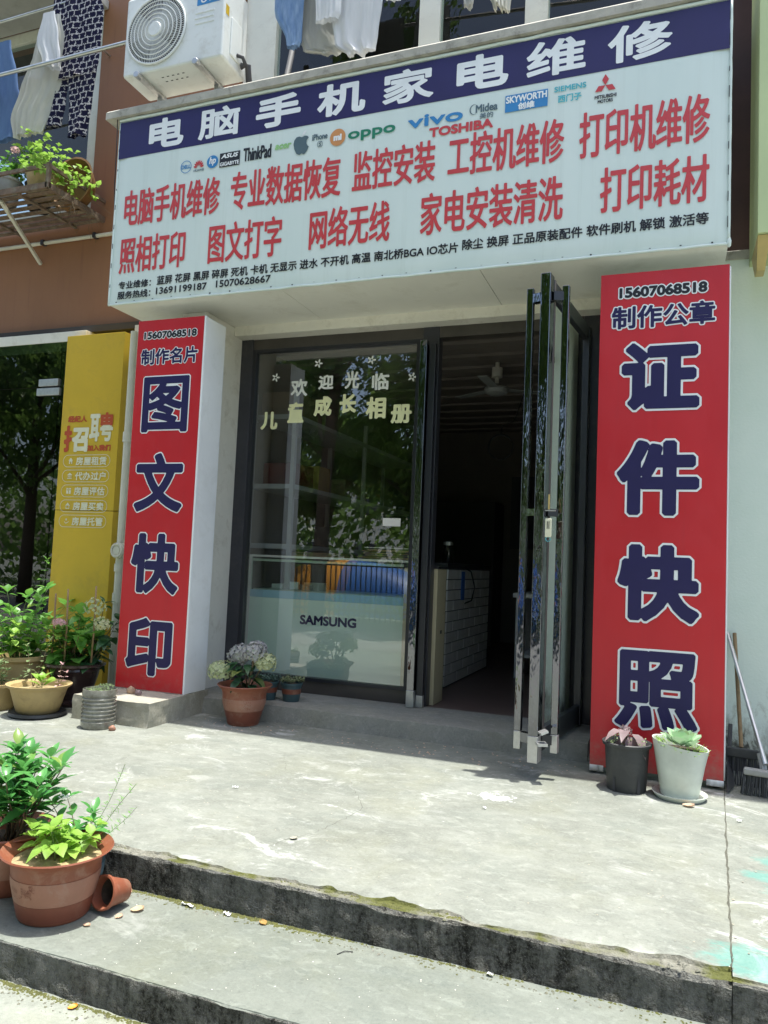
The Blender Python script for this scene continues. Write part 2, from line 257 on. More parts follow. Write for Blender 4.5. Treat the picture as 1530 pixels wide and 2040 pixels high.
# ---------------------------------------------------------------- building helpers
ORG = {}
def org(o): return ORG.get(o.name, Vector((0, 0, 0))) if o else Vector((0, 0, 0))
def tag(o, label=None, cat=None, group=None, kind=None, category=None):
    cat = cat or category
    for k, v in (('label', label), ('category', cat), ('group', group), ('kind', kind)):
        if v: o[k] = v
    return o
def thing(name, loc, label, cat, group=None):
    o = bpy.data.objects.new(name, None); col.objects.link(o); o.location = loc; o.empty_display_size = .1; ORG[o.name] = Vector(loc)
    return tag(o, label, cat, group)
class MB:
    def __init__(s): s.v = []; s.f = []; s.m = []; s.T = None
    def add(s, vs, fs, m=0):
        n = len(s.v)
        s.v += [tuple(s.T @ Vector(v)) for v in vs] if s.T else [tuple(v) for v in vs]
        for f in fs: s.f.append(tuple(i + n for i in f)); s.m.append(m)
        return s
    def box(s, x0, x1, y0, y1, z0, z1, m=0):
        return s.add([(x0, y0, z0), (x1, y0, z0), (x1, y1, z0), (x0, y1, z0), (x0, y0, z1), (x1, y0, z1), (x1, y1, z1), (x0, y1, z1)],
              [(0, 3, 2, 1), (4, 5, 6, 7), (0, 1, 5, 4), (1, 2, 6, 5), (2, 3, 7, 6), (3, 0, 4, 7)], m)
    def tube(s, pts, r, n=8, m=0, cap=True):
        pts = [Vector(p) for p in pts]; rs = r if isinstance(r, (list, tuple)) else [r] * len(pts); vs = []; prev = None
        for i, p in enumerate(pts):
            d = (pts[min(i + 1, len(pts) - 1)] - pts[max(i - 1, 0)])
            d = d.normalized() if d.length > 1e-9 else Vector((0, 0, 1))
            a = prev - d * prev.dot(d) if prev else d.orthogonal()
            if a.length < 1e-6: a = d.orthogonal()
            a.normalize(); prev = a; b = d.cross(a)
            for k in range(n):
                t = 2 * math.pi * k / n; vs.append(p + (a * math.cos(t) + b * math.sin(t)) * rs[i])
        fs = [(i * n + k, i * n + (k + 1) % n, (i + 1) * n + (k + 1) % n, (i + 1) * n + k) for i in range(len(pts) - 1) for k in range(n)]
        if cap: fs += [tuple(range(n))[::-1], tuple((len(pts) - 1) * n + k for k in range(n))]
        return s.add(vs, fs, m)
    def bar(s, a, b, wx, wz, m=0, upv=(0, 0, 1)):
        a = Vector(a); b = Vector(b); d = (b - a).normalized(); u = Vector(upv); sd = d.cross(u)
        if sd.length < 1e-4: sd = d.cross(Vector((1, 0, 0)))
        sd.normalize(); u = sd.cross(d); vs = []
        for p in (a, b):
            for i, j in ((-1, -1), (1, -1), (1, 1), (-1, 1)): vs.append(p + sd * i * wx / 2 + u * j * wz / 2)
        return s.add(vs, [(0, 1, 2, 3), (7, 6, 5, 4), (0, 4, 5, 1), (1, 5, 6, 2), (2, 6, 7, 3), (3, 7, 4, 0)], m)
    def lathe(s, prof, c=(0, 0, 0), n=32, m=0, wob=0, sy=1):
        vs = []; fs = []
        for i, (r, z) in enumerate(prof):
            for k in range(n):
                t = 2 * math.pi * k / n; rr = r * (1 + wob * noise.noise((math.cos(t) * 2, math.sin(t) * 2, z * 14)))
                vs.append((c[0] + rr * math.cos(t), c[1] + rr * math.sin(t) * sy, c[2] + z))
        for i in range(len(prof) - 1):
            for k in range(n): fs.append((i * n + k, i * n + (k + 1) % n, (i + 1) * n + (k + 1) % n, (i + 1) * n + k))
        return s.add(vs, fs, m)
    def disc(s, c, r, n=24, ax='z', m=0):
        vs = []
        for k in range(n):
            t = 2 * math.pi * k / n; a, b = r * math.cos(t), r * math.sin(t)
            vs.append((c[0] + a, c[1] + b, c[2]) if ax == 'z' else ((c[0] + a, c[1], c[2] + b) if ax == 'y' else (c[0], c[1] + a, c[2] + b)))
        return s.add(vs, [tuple(range(n))], m)
    def ring(s, c, r, t, n=36, k=6, ax='y', m=0):
        pts = []
        for i in range(n + 1):
            a = 2 * math.pi * i / n; p = (r * math.cos(a), r * math.sin(a))
            pts.append((c[0] + p[0], c[1], c[2] + p[1]) if ax == 'y' else (c[0] + p[0], c[1] + p[1], c[2]))
        return s.tube(pts, t, k, m, False)
    def build(s, name, mats, parent=None, smooth=False, bevel=0, seg=2, **tg):
        o0 = org(parent); me = bpy.data.meshes.new(name)
        me.from_pydata([(v[0] - o0.x, v[1] - o0.y, v[2] - o0.z) for v in s.v], [], s.f)
        for mt in (mats if isinstance(mats, (list, tuple)) else [mats]): me.materials.append(M[mt])
        if me.polygons: me.polygons.foreach_set('material_index', s.m)
        if smooth: me.polygons.foreach_set('use_smooth', [True] * len(me.polygons))
        o = bpy.data.objects.new(name, me); col.objects.link(o)
        if parent: o.parent = parent
        ORG[o.name] = o0.copy()
        if bevel:
            b = o.modifiers.new('b', 'BEVEL'); b.width = bevel; b.segments = seg; b.limit_method = 'ANGLE'; b.angle_limit = math.radians(40)
        if smooth == 'auto' or (bevel and not smooth):
            me.polygons.foreach_set('use_smooth', [True] * len(me.polygons)); wn = o.modifiers.new('w', 'WEIGHTED_NORMAL') if bevel else None
            if not bevel: me.set_sharp_from_angle(angle=math.radians(35))
        return tag(o, **tg)
def box(name, b, mat, parent=None, bevel=0, **tg): return MB().box(*b).build(name, mat, parent, bevel=bevel, **tg)
def place(mesh, name, parent, M4):
    o = bpy.data.objects.new(name, mesh); col.objects.link(o)
    if parent: o.parent = parent; M4 = Matrix.Translation(-org(parent)) @ M4
    o.matrix_local = M4; return o

# ---------------------------------------------------------------- lettering: outlines of the built-in font, thickened and cut into flat sheets
_gc = {}
def contour(s):
    if s in _gc: return _gc[s]
    c = bpy.data.curves.new('t', 'FONT'); c.body = s; c.size = 1; c.fill_mode = 'BOTH'; c.resolution_u = 4
    o = bpy.data.objects.new('t', c); col.objects.link(o); dg = bpy.context.evaluated_depsgraph_get()
    me = bpy.data.meshes.new_from_object(o.evaluated_get(dg)); bpy.data.objects.remove(o); bpy.data.curves.remove(c)
    bm = bmesh.new(); bm.from_mesh(me); bmesh.ops.remove_doubles(bm, verts=bm.verts, dist=1e-6)
    seg = np.array([[e.verts[0].co.x, e.verts[0].co.y, e.verts[1].co.x, e.verts[1].co.y] for e in bm.edges if len(e.link_faces) == 1])
    bm.free(); bpy.data.meshes.remove(me); _gc[s] = seg; return seg
def letters(mb, s, x0, x1, z0, z1, y, bold=0., cell=None, grow=0., seg=None, shear=0., slope=0., m=0, square=False):
    """glyphs of s fitted to the box (x0..x1, z0..z1) of the plane y, thickened by bold, the whole swollen by grow"""
    g = contour(s) if seg is None else seg
    if not len(g): return
    g = g.copy(); X = g[:, [0, 2]]; Z = g[:, [1, 3]]
    if shear: X = X + shear * Z
    a, b, c, d = X.min(), X.max(), Z.min(), Z.max()
    X = (X - a) / (b - a) * (x1 - x0 - 2 * bold) + x0 + bold; Z = (Z - c) / max(d - c, 1e-6) * (z1 - z0 - 2 * bold) + z0 + bold
    off = bold; h = cell or min((z1 - z0) / 46, .006); ax, az, bx, bz = X[:, 0], Z[:, 0], X[:, 1], Z[:, 1]
    gx0, gx1 = x0 - grow - 2 * h, x1 + grow + 2 * h; gz0 = z0 - grow - 2 * h; nz = int((z1 + grow + 2 * h - gz0) / h) + 2; nx = int((gx1 - gx0) / h) + 2
    zs = gz0 + np.arange(nz) * h; F = np.empty((nx, nz)); W = 48
    for i0 in range(0, nx, W):
        xs = gx0 + np.arange(i0, min(nx, i0 + W)) * h + 1.3e-7
        near = (np.maximum(ax, bx) > xs[0] - off - grow - 3 * h) & (np.minimum(ax, bx) < xs[-1] + off + grow + 3 * h)
        A, B, C, D = ax[near], az[near], bx[near], bz[near]
        if not len(A): F[i0:i0 + len(xs)] = 1; continue
        px = xs[:, None, None]; pz = zs[None, :, None]; dx, dz = C - A, D - B; L = np.maximum(dx * dx + dz * dz, 1e-14)
        t = np.clip(((px - A) * dx + (pz - B) * dz) / L, 0, 1); dist = np.sqrt(((px - A - t * dx) ** 2 + (pz - B - t * dz) ** 2).min(axis=2))
        if square:
            best = np.full(dist.shape, 9.)
            for tt in (t, 0 * t, 0 * t + 1, np.clip((px - A) / np.where(np.abs(dx) < 1e-9, 1e-9, dx) + 0 * pz, 0, 1), np.clip((pz - B) / np.where(np.abs(dz) < 1e-9, 1e-9, dz) + 0 * px, 0, 1)):
                ex, ez = np.abs(px - A - tt * dx), np.abs(pz - B - tt * dz); best = np.minimum(best, np.maximum(np.maximum(ex, ez), .76 * (ex + ez)).min(axis=2))
            dist = best
        xc = xs[:, None]; cr = ((A <= xc) & (C > xc)) | ((C <= xc) & (A > xc)); zc = np.where(cr, B + (xc - A) * dz / np.where(np.abs(dx) < 1e-12, 1e-12, dx), 1e9)
        ins = ((zc[:, None, :] < zs[None, :, None]).sum(axis=2) % 2) == 1
        F[i0:i0 + len(xs)] = np.where(ins, -dist, dist) - off - grow
    I = F < 0; n4 = I[:-1, :-1].astype(int) + I[1:, :-1] + I[1:, 1:] + I[:-1, 1:]; vs, fs = [], []
    def P(x, z): vs.append((x, y, z + slope * (x - x0))); return len(vs) - 1
    for i in range(n4.shape[0]):
        colm = n4[i]; nzr = np.nonzero(colm)[0]
        if not len(nzr): continue
        xa, xb = gx0 + i * h, gx0 + (i + 1) * h; k = 0
        while k < len(nzr):
            j = nzr[k]
            if colm[j] == 4:
                e = j
                while e + 1 < nz - 1 and colm[e + 1] == 4: e += 1; k += 1
                fs.append((P(xa, zs[j]), P(xb, zs[j]), P(xb, zs[e + 1] if e + 1 < nz else zs[-1]), P(xa, zs[e + 1] if e + 1 < nz else zs[-1])))
            else:
                cs = [(xa, zs[j], F[i, j]), (xb, zs[j], F[i + 1, j]), (xb, zs[j + 1], F[i + 1, j + 1]), (xa, zs[j + 1], F[i, j + 1])]; poly = []
                for q in range(4):
                    p0, p1 = cs[q], cs[(q + 1) % 4]
                    if p0[2] < 0: poly.append(P(p0[0], p0[1]))
                    if (p0[2] < 0) != (p1[2] < 0):
                        t = p0[2] / (p0[2] - p1[2]); poly.append(P(p0[0] + t * (p1[0] - p0[0]), p0[1] + t * (p1[1] - p0[1])))
                if len(poly) > 2: fs.append(tuple(poly))
            k += 1
    mb.add(vs, fs, m); return mb
def poly_seg(*loops):
    return np.array([[*a, *b] for lp in loops for a, b in zip(lp, lp[1:] + lp[:1])], float)
def circ(cx, cy, r, n=28, ry=None): return [(cx + r * math.cos(2 * math.pi * k / n), cy + (ry or r) * math.sin(2 * math.pi * k / n)) for k in range(n)]
def sheet(mb, y, pts, m=0): mb.add([(x, y, z) for x, z in pts], [tuple(range(len(pts)))], m)

# ---------------------------------------------------------------- ground: terrace, step, street
def slab_strip(name, xa, xb, ye, zt, zb, yback, mats, seed, rough_edge, slant=None):
    """concrete slab with a broken, chamfered front edge at y = ye, top zt, foot zb"""
    xs = []; x = xa
    while x < xb: xs.append(x); x += .012 if -2.6 < x < .9 else .12
    xs.append(xb); mb = MB(); rows = None; vs = []; ms = []
    for x in xs:
        n1 = noise.fractal(Vector((x * 2.2, seed, 0)), 1, 2, 5); n2 = noise.fractal(Vector((x * 11, seed + 4, 0)), 1, 2, 4); n3 = noise.fractal(Vector((x * 45, seed + 7, 0)), 1, 2, 3)
        ch = rough_edge * max(.15, 1 + .9 * n1 + .5 * n2); j = .006 * n2 + .0025 * n3
        col_ = [(yback, zt), (ye + .30, zt), (ye + .16, zt - .0005), (ye + ch * 1.6 + .4 * rough_edge * abs(n2), zt - .001 - .02 * ch), (ye + ch * 1.45 + .3 * rough_edge * n2, zt - .004 - .22 * ch), (ye + ch * .8, zt - .30 * ch + .004 * n3), (ye + ch * .35 + j, zt - .36 * ch + .005 * n2), (ye - .001 + j, zt - .62 * ch)]
        hh = zt - zb
        for q in range(1, 7):
            tz = q / 6; col_.append((ye + .0075 * noise.fractal(Vector((x * 14, tz * 3.2, seed)), 1, 2, 5) - .006 * tz * tz + j * (1 - tz), zt - .62 * ch - (hh - .62 * ch + .01) * tz))
        vs += [(x + ((c[0] - ye) * slant if slant else 0), c[0], c[1]) for c in col_]; rows = len(col_)
    fs = []
    for i in range(len(xs) - 1):
        for q in range(rows - 1):
            fs.append((i * rows + q, i * rows + q + 1, (i + 1) * rows + q + 1, (i + 1) * rows + q)); ms.append(0 if q < 3 else (1 if q < 6 else 2))
    mb.v = vs; mb.f = fs; mb.m = ms
    n = rows
    for e, i in ((0, 0), (1, len(xs) - 1)):
        f = tuple(i * rows + q for q in range(rows)); mb.f.append(f if e else f[::-1]); mb.m.append(2)
    return mb.build(name, mats, None, smooth='auto', kind='structure')
JX = lambda y: .264 + (y + 1.043) * .0487
slab_strip('terrace', -9, .1765, -2.87, 0, -.134, 1.2, ['terrace_concrete', 'chipped_edge', 'mould_concrete'], 1.3, .026, .0487)
slab_strip('terrace', .1785, 6, -2.874, -.002, -.134, 1.2, ['terrace_concrete', 'chipped_edge', 'mould_concrete'], 5.7, .012, .0487)
box('terrace_base', (-9, 6, -2.70, 1.2, -.4, -.05), 'mould_concrete', kind='structure')
slab_strip('step', -9, 6, -3.365, -.132, -.245, -2.80, ['step_concrete', 'step_concrete', 'mould_concrete'], 9.1, .005)
g = MB()
g.add([(-200, -200, -.2415), (200, -200, -.2415), (200, -3.2, -.2415), (-200, -3.2, -.2415)], [(0, 1, 2, 3)])
g.add([(-200, -3.2, -.2416), (200, -3.2, -.2416), (200, 200, -.2416), (-200, 200, -.2416)], [(0, 1, 2, 3)]); g.build('street', 'street_concrete', kind='structure')
MB().add([(-60, -10.9, -.2375), (60, -10.9, -.2375), (60, -5.9, -.2375), (-60, -5.9, -.2375)], [(0, 1, 2, 3)]).build('road', 'road_concrete', kind='structure')
def moss(name, y, z, xa, xb, n, seed, side=-1, spread=.03):
    rr = random.Random(seed); mb = MB()
    for i in range(n):
        x = rr.uniform(xa, xb); d = noise.noise((x * 2.3, seed, 1.5)) + .35 * noise.noise((x * 9, seed, 2))
        if d < -.15 + rr.uniform(-.25, .2): continue
        r = rr.uniform(.0025, .007) * (1 + max(0, d)); dy = abs(rr.gauss(0, spread)) * (.4 + max(0, d)); c = (x, y + side * dy, z)
        vs = [(c[0] + r * rr.uniform(.7, 1.4) * math.cos(a), c[1] + r * rr.uniform(.6, 1.2) * math.sin(a), c[2] - .001) for a in [k * math.pi / 3 for k in range(6)]] + [(c[0] + rr.uniform(-.3, .3) * r, c[1], c[2] + r * rr.uniform(.25, .8))]
        mb.add(vs, [(k, (k + 1) % 6, 6) for k in range(6)])
    mb.build(name, 'moss', smooth=True, kind='stuff')
moss('moss', -2.880, -.132, -2.1, .6, 2000, 3, -1, .010); moss('moss', -3.376, -.2415, -2.4, -.6, 1600, 8, -1, .020); moss('moss', -2.842, -.012, -2.0, -.45, 900, 11, 1, .012)
def crumbs(name, y0, y1, z, xa, xb, n, mat, r0, r1, seed):
    rr = random.Random(seed); mb = MB()
    for i in range(n):
        x, y, r = rr.uniform(xa, xb), rr.uniform(y0, y1), rr.uniform(r0, r1); a0 = rr.random() * 6
        vs = [(x + r * rr.uniform(.6, 1.3) * math.cos(a0 + k * 1.257), y + r * rr.uniform(.6, 1.3) * math.sin(a0 + k * 1.257), z + .0005) for k in range(5)] + [(x, y, z + r * rr.uniform(.3, .8))]
        mb.add(vs, [(k, (k + 1) % 5, 5) for k in range(5)])
    mb.build(name, mat, kind='stuff')
crumbs('grit', -2.8, -1, 0, -2.6, .6, 260, 'block_concrete', .0015, .005, 4); crumbs('grit', -3.34, -2.9, -.132, -2.2, .4, 90, 'paper', .001, .0028, 5); crumbs('grit', -.62, -.95, 0, -3, -.5, 150, 'pale_dry_leaf', .002, .008, 6)

def crack(pts, w0, seed, jit=.006):
    rr = random.Random(seed); mb = MB(); P = []
    for (xa, ya), (xb, yb) in zip(pts, pts[1:]):
        for i in range(14): t = i / 14; P.append((xa + (xb - xa) * t + rr.gauss(0, jit), ya + (yb - ya) * t + rr.gauss(0, jit)))
    vs = []
    for i, (x, y) in enumerate(P): w_ = w0 * rr.uniform(.3, 1.2) * math.sin(math.pi * (i + .5) / len(P)) ** .4; vs += [(x - w_, y, .0012), (x + w_, y + w_ * .3, .0012)]
    mb.add(vs, [(2 * i, 2 * i + 1, 2 * i + 3, 2 * i + 2) for i in range(len(P) - 1)]); mb.build('crack', 'crack_dirt', kind='structure')
M['crack_dirt'] = paint('crack_dirt', (.085, .085, .065), .95, .3, 30)
crack([(.278, -.80), (.2662, -1.05), (.2272, -1.85), (.2053, -2.30), (.1848, -2.72), (.1795, -2.83)], .0042, 9, .0018)
crack([(-1.52, -1.62), (-1.30, -2.0), (-1.36, -2.35), (-1.52, -2.72)], .0010, 1); crack([(-2.1, -1.25), (-1.9, -1.6), (-1.52, -1.62), (-1.1, -1.45)], .0007, 2)
crumbs('grit', -2.86, -2.80, -.012, -2.0, .7, 420, 'chipped_edge', .002, .008, 14); crumbs('grit', -2.93, -2.885, -.132, -2.2, .7, 420, 'chipped_edge', .0015, .006, 15); crumbs('grit', -3.45, -3.385, -.2415, -2.4, -.5, 260, 'chipped_edge', .0015, .006, 16)
# ---------------------------------------------------------------- the shop building
bld = thing('shop_building', (-2, .5, 0), 'two storey shop building with brown painted upper wall, white piers and cream lintel', 'building')
b = MB(); b.box(-5.0, -3.5, .0, .3, 3.03, 8.2); b.box(-9, -5.0, .0, .3, 3.03, 4.2); b.box(-9, -5.0, 0, .3, 6.15, 8.2); b.box(-3.5, 3, 0, .3, 6.6, 8.2); b.box(.46, 3, 0, .3, 3.1, 6.6)
b.build('upper_wall', 'brown_paint', bld)
box('recess_wall', (.262, .46, -.10, .0, 3.13, 6.6), 'dark_brown', bld); box('corner_strip', (.44, .462, -.16, -.101, 3.10, 6.6), 'cream_wall', bld)
box('lintel', (-3.30, -.44, -.16, .05, 2.882, 2.96), 'cream_wall', bld, .004)
box('lintel', (-3.30, -.44, -.155, -.02, 2.935, 3.02), 'cream_wall', bld, .004)
box('jamb', (-3.52, -3.302, -.55, .08, .0, 2.955), 'cream_wall', bld, .004)
box('pier', (-.46, 3, -.30, .3, -.02, 3.128), 'mouldy_plaster', bld)
box('pier_cap', (.262, .46, -.312, -.11, 3.075, 3.132), 'slab', bld, .006)
box('pier', (-4.25, -3.522, -.2, .2, 0, 3.03), 'cream_wall', bld)
box('neighbour_lintel', (-9, -4.8, -.16, .1, 2.95, 3.04), 'cream_wall', bld, .004)
lg = MB(); n_ = 60
vs = []
for i in range(n_ + 1):
    x = -4.085 + (.268 + 4.085) * i / n_; q = .006 * noise.noise((x * 6, 0, 0)); vs += [(x, -.885 + q, 4.397 + q * .6), (x, -.885 + q, 4.45 + .4 * q), (x, -.86, 4.474), (x, 0, 4.50), (x, 0, 4.397)]
lg.add(vs, [(i * 5 + k, (i + 1) * 5 + k, (i + 1) * 5 + (k + 1) % 5, i * 5 + (k + 1) % 5) for i in range(n_) for k in range(5)] + [(4, 3, 2, 1, 0), tuple(n_ * 5 + k for k in range(5))])
lg.build('ledge', 'slab', bld)
box('window_sill', (-3.5, .258, -.12, .03, 4.50, 4.62), 'cream_wall', bld, .01)
# upper windows: frames with their panes
def window(name, x0, x1, z0, z1, y, fr, parent, divs, panemat='window_glass', fw_=.06, depth=.07, mull=.06):
    b = MB(); b.box(x0, x0 + fw_, y, y + depth, z0, z1); b.box(x1 - fw_, x1, y, y + depth, z0, z1); b.box(x0 + fw_, x1 - fw_, y, y + depth, z0, z0 + fw_); b.box(x0 + fw_, x1 - fw_, y, y + depth, z1 - fw_, z1)
    for d in divs: b.box(d - mull / 2, d + mull / 2, y - .002, y + depth, z0 + fw_, z1 - fw_)
    f = b.build(name, fr, parent, bevel=.004); e = [x0 + fw_] + sorted(divs) + [x1 - fw_]
    for a, c in zip(e, e[1:]): box('pane', (a + .012, c - .012, y + .03, y + .036, z0 + fw_, z1 - fw_), panemat, f)
    return f
window('window', -3.49, .256, 4.63, 6.55, .04, 'window_frame', bld, [-1.83, -1.0], 'upper_glass', .30, .09, .17)
window('window', -8.9, -5.0, 4.2, 6.14, .02, 'window_frame', bld, [-6.4, -7.6], 'upper_glass', .11, .08)
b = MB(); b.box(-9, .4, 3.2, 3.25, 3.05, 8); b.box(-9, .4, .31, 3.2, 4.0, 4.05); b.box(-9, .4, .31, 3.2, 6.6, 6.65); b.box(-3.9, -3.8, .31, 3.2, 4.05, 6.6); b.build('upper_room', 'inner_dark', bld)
box('roof_slab', (-9, 3, .0, 6, 8.2, 8.35), 'slab', bld)
box('canopy', (-9, -4.95, -.42, -.002, 6.12, 6.2), 'eave', bld, .006)
# shop room
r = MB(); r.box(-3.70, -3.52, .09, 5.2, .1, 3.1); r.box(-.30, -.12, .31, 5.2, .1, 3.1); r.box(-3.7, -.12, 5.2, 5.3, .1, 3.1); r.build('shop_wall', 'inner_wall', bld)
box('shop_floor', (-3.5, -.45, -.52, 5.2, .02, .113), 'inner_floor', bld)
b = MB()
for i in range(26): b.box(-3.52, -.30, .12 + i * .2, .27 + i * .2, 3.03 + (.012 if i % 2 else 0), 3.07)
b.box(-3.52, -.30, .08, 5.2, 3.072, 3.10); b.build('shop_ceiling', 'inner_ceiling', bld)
sill = MB(); vs = []; xs = [-3.30 + 2.85 * i / 90 for i in range(91)]
for x in xs:
    q = .012 * noise.fractal(Vector((x * 5, 2, 0)), 1, 2, 4); vs += [(x, -.02, .116), (x, -.52, .1165), (x, -.556 + q, .108 + q * .4), (x, -.565 + q, .06), (x, -.575 + .5 * q, -.01)]
sill.add(vs, [(i * 5 + k, i * 5 + k + 1, (i + 1) * 5 + k + 1, (i + 1) * 5 + k) for i in range(90) for k in range(4)]); sill.build('door_sill', 'sill_concrete', bld, smooth='auto')
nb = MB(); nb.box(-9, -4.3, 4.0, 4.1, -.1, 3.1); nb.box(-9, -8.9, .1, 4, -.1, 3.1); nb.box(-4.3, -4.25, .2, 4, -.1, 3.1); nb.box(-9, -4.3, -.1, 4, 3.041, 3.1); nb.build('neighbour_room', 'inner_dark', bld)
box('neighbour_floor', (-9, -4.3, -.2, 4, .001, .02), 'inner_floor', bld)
# left neighbour's frameless glass front
gf = thing('glass_shopfront', (-5.8, -.15, 0), 'dark frameless glass shopfront behind the yellow recruitment panel', 'glass front')
box('door_pane', (-7.0, -5.062, -.156, -.144, .03, 2.548), 'green_glass', gf); box('transom_pane', (-9, -5.062, -.156, -.144, 2.556, 2.95), 'green_glass', gf); box('side_pane', (-5.052, -4.3, -.156, -.144, .03, 2.95), 'green_glass', gf)
pf = box('patch_fitting', (-5.30, -5.045, -.172, -.128, 2.475, 2.54), 'bare_steel', gf, .004); box('patch_fitting', (-5.28, -5.06, -.176, -.124, 2.556, 2.62), 'bare_steel', gf, .004)
# concrete block under the red box
bm_ = MB(); nx, ny, nz2 = 26, 26, 8; P = {}
def bp(x, y, z):
    v = Vector((x, y, z)); nn = noise.fractal(v * 9, 1, 2, 4); e = .012 * nn
    ex = min(x + 3.75, -3.13 - x, y + 1.18, .155 - z + .02) ; k = .006 if ex < .02 else 0
    return (x + e * .6, y + e * .8, z + (e * .35 if z > .01 else 0))
for face in range(3):
    A = 26; B = 10; vs = []
    for i in range(A + 1):
        for j in range((A if face == 0 else B) + 1):
            u = i / A; v = j / (A if face == 0 else B)
            vs.append(bp(-3.75 + .62 * u, -1.18 + .68 * v, .155) if face == 0 else (bp(-3.75 + .62 * u, -1.18, .155 * v) if face == 1 else bp(-3.13, -1.18 + .68 * u, .155 * v)))
    w_ = (A if face == 0 else B) + 1
    bm_.add(vs, [(i * w_ + j, (i + 1) * w_ + j, (i + 1) * w_ + j + 1, i * w_ + j + 1) for i in range(A) for j in range(w_ - 1)])
bm_.box(-3.74, -3.14, -1.1, -.5, 0, .14)
blk = bm_.build('concrete_block', 'block_concrete', None, smooth='auto', label='rough concrete plinth block under the narrow red sign box', category='plinth')

# ---------------------------------------------------------------- shopfront: glazed panel, door
sw = thing('shop_window', (-2.5, 0, .116), 'black framed shop window with white greeting characters and flower stickers', 'window')
b = MB(); b.box(-3.302, -3.195, -.04, .06, .116, 2.93); b.box(-1.752, -1.626, -.035, .06, .116, 2.93); b.box(-.592, -.45, -.03, .06, .116, 2.93); b.build('frame', 'dark_frame', sw, bevel=.004)
b = MB(); b.box(-3.195, -1.752, -.03, .06, 2.80, 2.932); b.box(-1.626, -.592, -.032, .06, 2.80, 2.932); b.build('header', 'brown_frame', sw, bevel=.003)
b = MB(); b.box(-3.195, -1.752, -.02, .05, .116, .21); b.build('bottom_rail', 'brown_frame', sw, bevel=.003)
b = MB(); b.box(-3.195, -3.165, -.03, .03, .21, 2.8); b.box(-3.165, -1.752, -.03, .03, .21, .235); b.box(-3.165, -1.752, -.028, .03, 2.775, 2.8); b.box(-1.80, -1.752, -.03, .03, .235, 2.775); b.build('sash', 'black_metal', sw)
box('pane', (-3.165, -1.80, -.006, .006, .235, 2.775), 'window_glass', sw)
hb = box('pull_bar', (-1.742, -1.688, -.135, -.075, .235, 2.76), 'mirror_steel', sw, .004); box('bar_foot', (-1.743, -1.687, -.136, -.074, .118, .236), 'bare_steel', hb, .003)
hb = box('pull_bar', (-1.682, -1.632, -.095, -.055, .2, 2.74), 'black_metal', sw, .004); box('bar_foot', (-1.683, -1.631, -.096, -.054, .118, .2), 'bare_steel', hb, .003)
hb = box('pull_bar', (-.60, -.545, -.12, -.06, .30, 2.72), 'mirror_steel', sw, .004); box('bar_foot', (-.601, -.544, -.121, -.059, .118, .30), 'bare_steel', hb, .003)
def stick(s, x0, x1, z0, z1, bold, mat, name='sticker', y=-.009):
    mb = MB(); letters(mb, s, x0, x1, z0, z1, y, bold); return mb.build(name, mat, sw)
for s, a, c, d, e in (('欢', -2.849, -2.703, 2.409, 2.549), ('迎', -2.609, -2.48, 2.455, 2.571), ('光', -2.383, -2.263, 2.452, 2.589), ('临', -2.158, -2.019, 2.432, 2.562)): stick(s, a, c, d, e, .0045, 'white_vinyl')
for s, a, c, d, e in (('儿', -3.106, -2.953, 2.149, 2.293), ('童', -2.866, -2.724, 2.198, 2.363), ('成', -2.639, -2.486, 2.245, 2.401), ('长', -2.42, -2.278, 2.261, 2.412), ('相', -2.199, -2.035, 2.212, 2.381), ('册', -1.993, -1.829, 2.172, 2.316)): stick(s, a, c, d, e, .007, 'cream_vinyl')
for x, z in ((-2.987, 2.569), (-2.614, 2.664), (-2.166, 2.667), (-1.831, 2.519)):
    mb = MB(); sg = poly_seg([(x + (.022 + .012 * math.cos(5 * t)) * math.cos(t), z + (.022 + .012 * math.cos(5 * t)) * math.sin(t)) for t in [k * 2 * math.pi / 60 + .3 for k in range(60)]], circ(x, z, .008, 14))
    letters(mb, '', x - .034, x + .034, z - .034, z + .034, -.009, 0, .0015, seg=sg); mb.build('flower_sticker', 'white_vinyl', sw)
box('paper_note', (-2.02, -1.88, -.012, -.009, 1.40, 1.46), 'paper', sw)
# open leaf of the door
dr = thing('glass_door', (-.565, -.12, .14), 'tall mirror black glass door standing open with full height pull bars', 'door')
T = Vector((-.676, -1.10, 0)); Hn = Vector((-.562, -.13, 0)); d_ = (Hn - T).normalized()
b = MB(); b.bar(T + Vector((0, 0, .235)), T + Vector((0, 0, 2.775)), .055, .085, upv=d_); b.build('stile', 'mirror_steel', dr, bevel=.004)
b = MB(); b.bar(T + Vector((0, 0, .095)), T + Vector((0, 0, .2345)), .056, .086, upv=d_); b.build('stile_foot', 'bare_steel', dr, bevel=.003)
b = MB(); b.bar(T + d_ * .055 + Vector((.016, 0, .2)), T + d_ * .055 + Vector((.016, 0, 2.76)), .03, .022, upv=d_); b.build('edge_strip', 'brown_steel', dr)
b = MB(); b.bar(Hn + Vector((0, 0, .13)), Hn + Vector((0, 0, 2.765)), .055, .07, upv=d_); b.build('hinge_stile', 'dark_frame', dr, bevel=.004)
b = MB()
b.bar(T + d_ * .046 + Vector((0, 0, 2.72)), Hn - d_ * .04 + Vector((0, 0, 2.72)), .045, .09); b.bar(T + d_ * .046 + Vector((0, 0, .2)), Hn - d_ * .04 + Vector((0, 0, .2)), .045, .12); b.build('rail', 'black_metal', dr, bevel=.003)
b = MB(); b.bar(T + d_ * .06 + Vector((0, 0, 1.46)), Hn - d_ * .04 + Vector((0, 0, 1.46)), .008, 2.4, upv=(0, 0, 1)); b.build('pane', 'window_glass', dr)
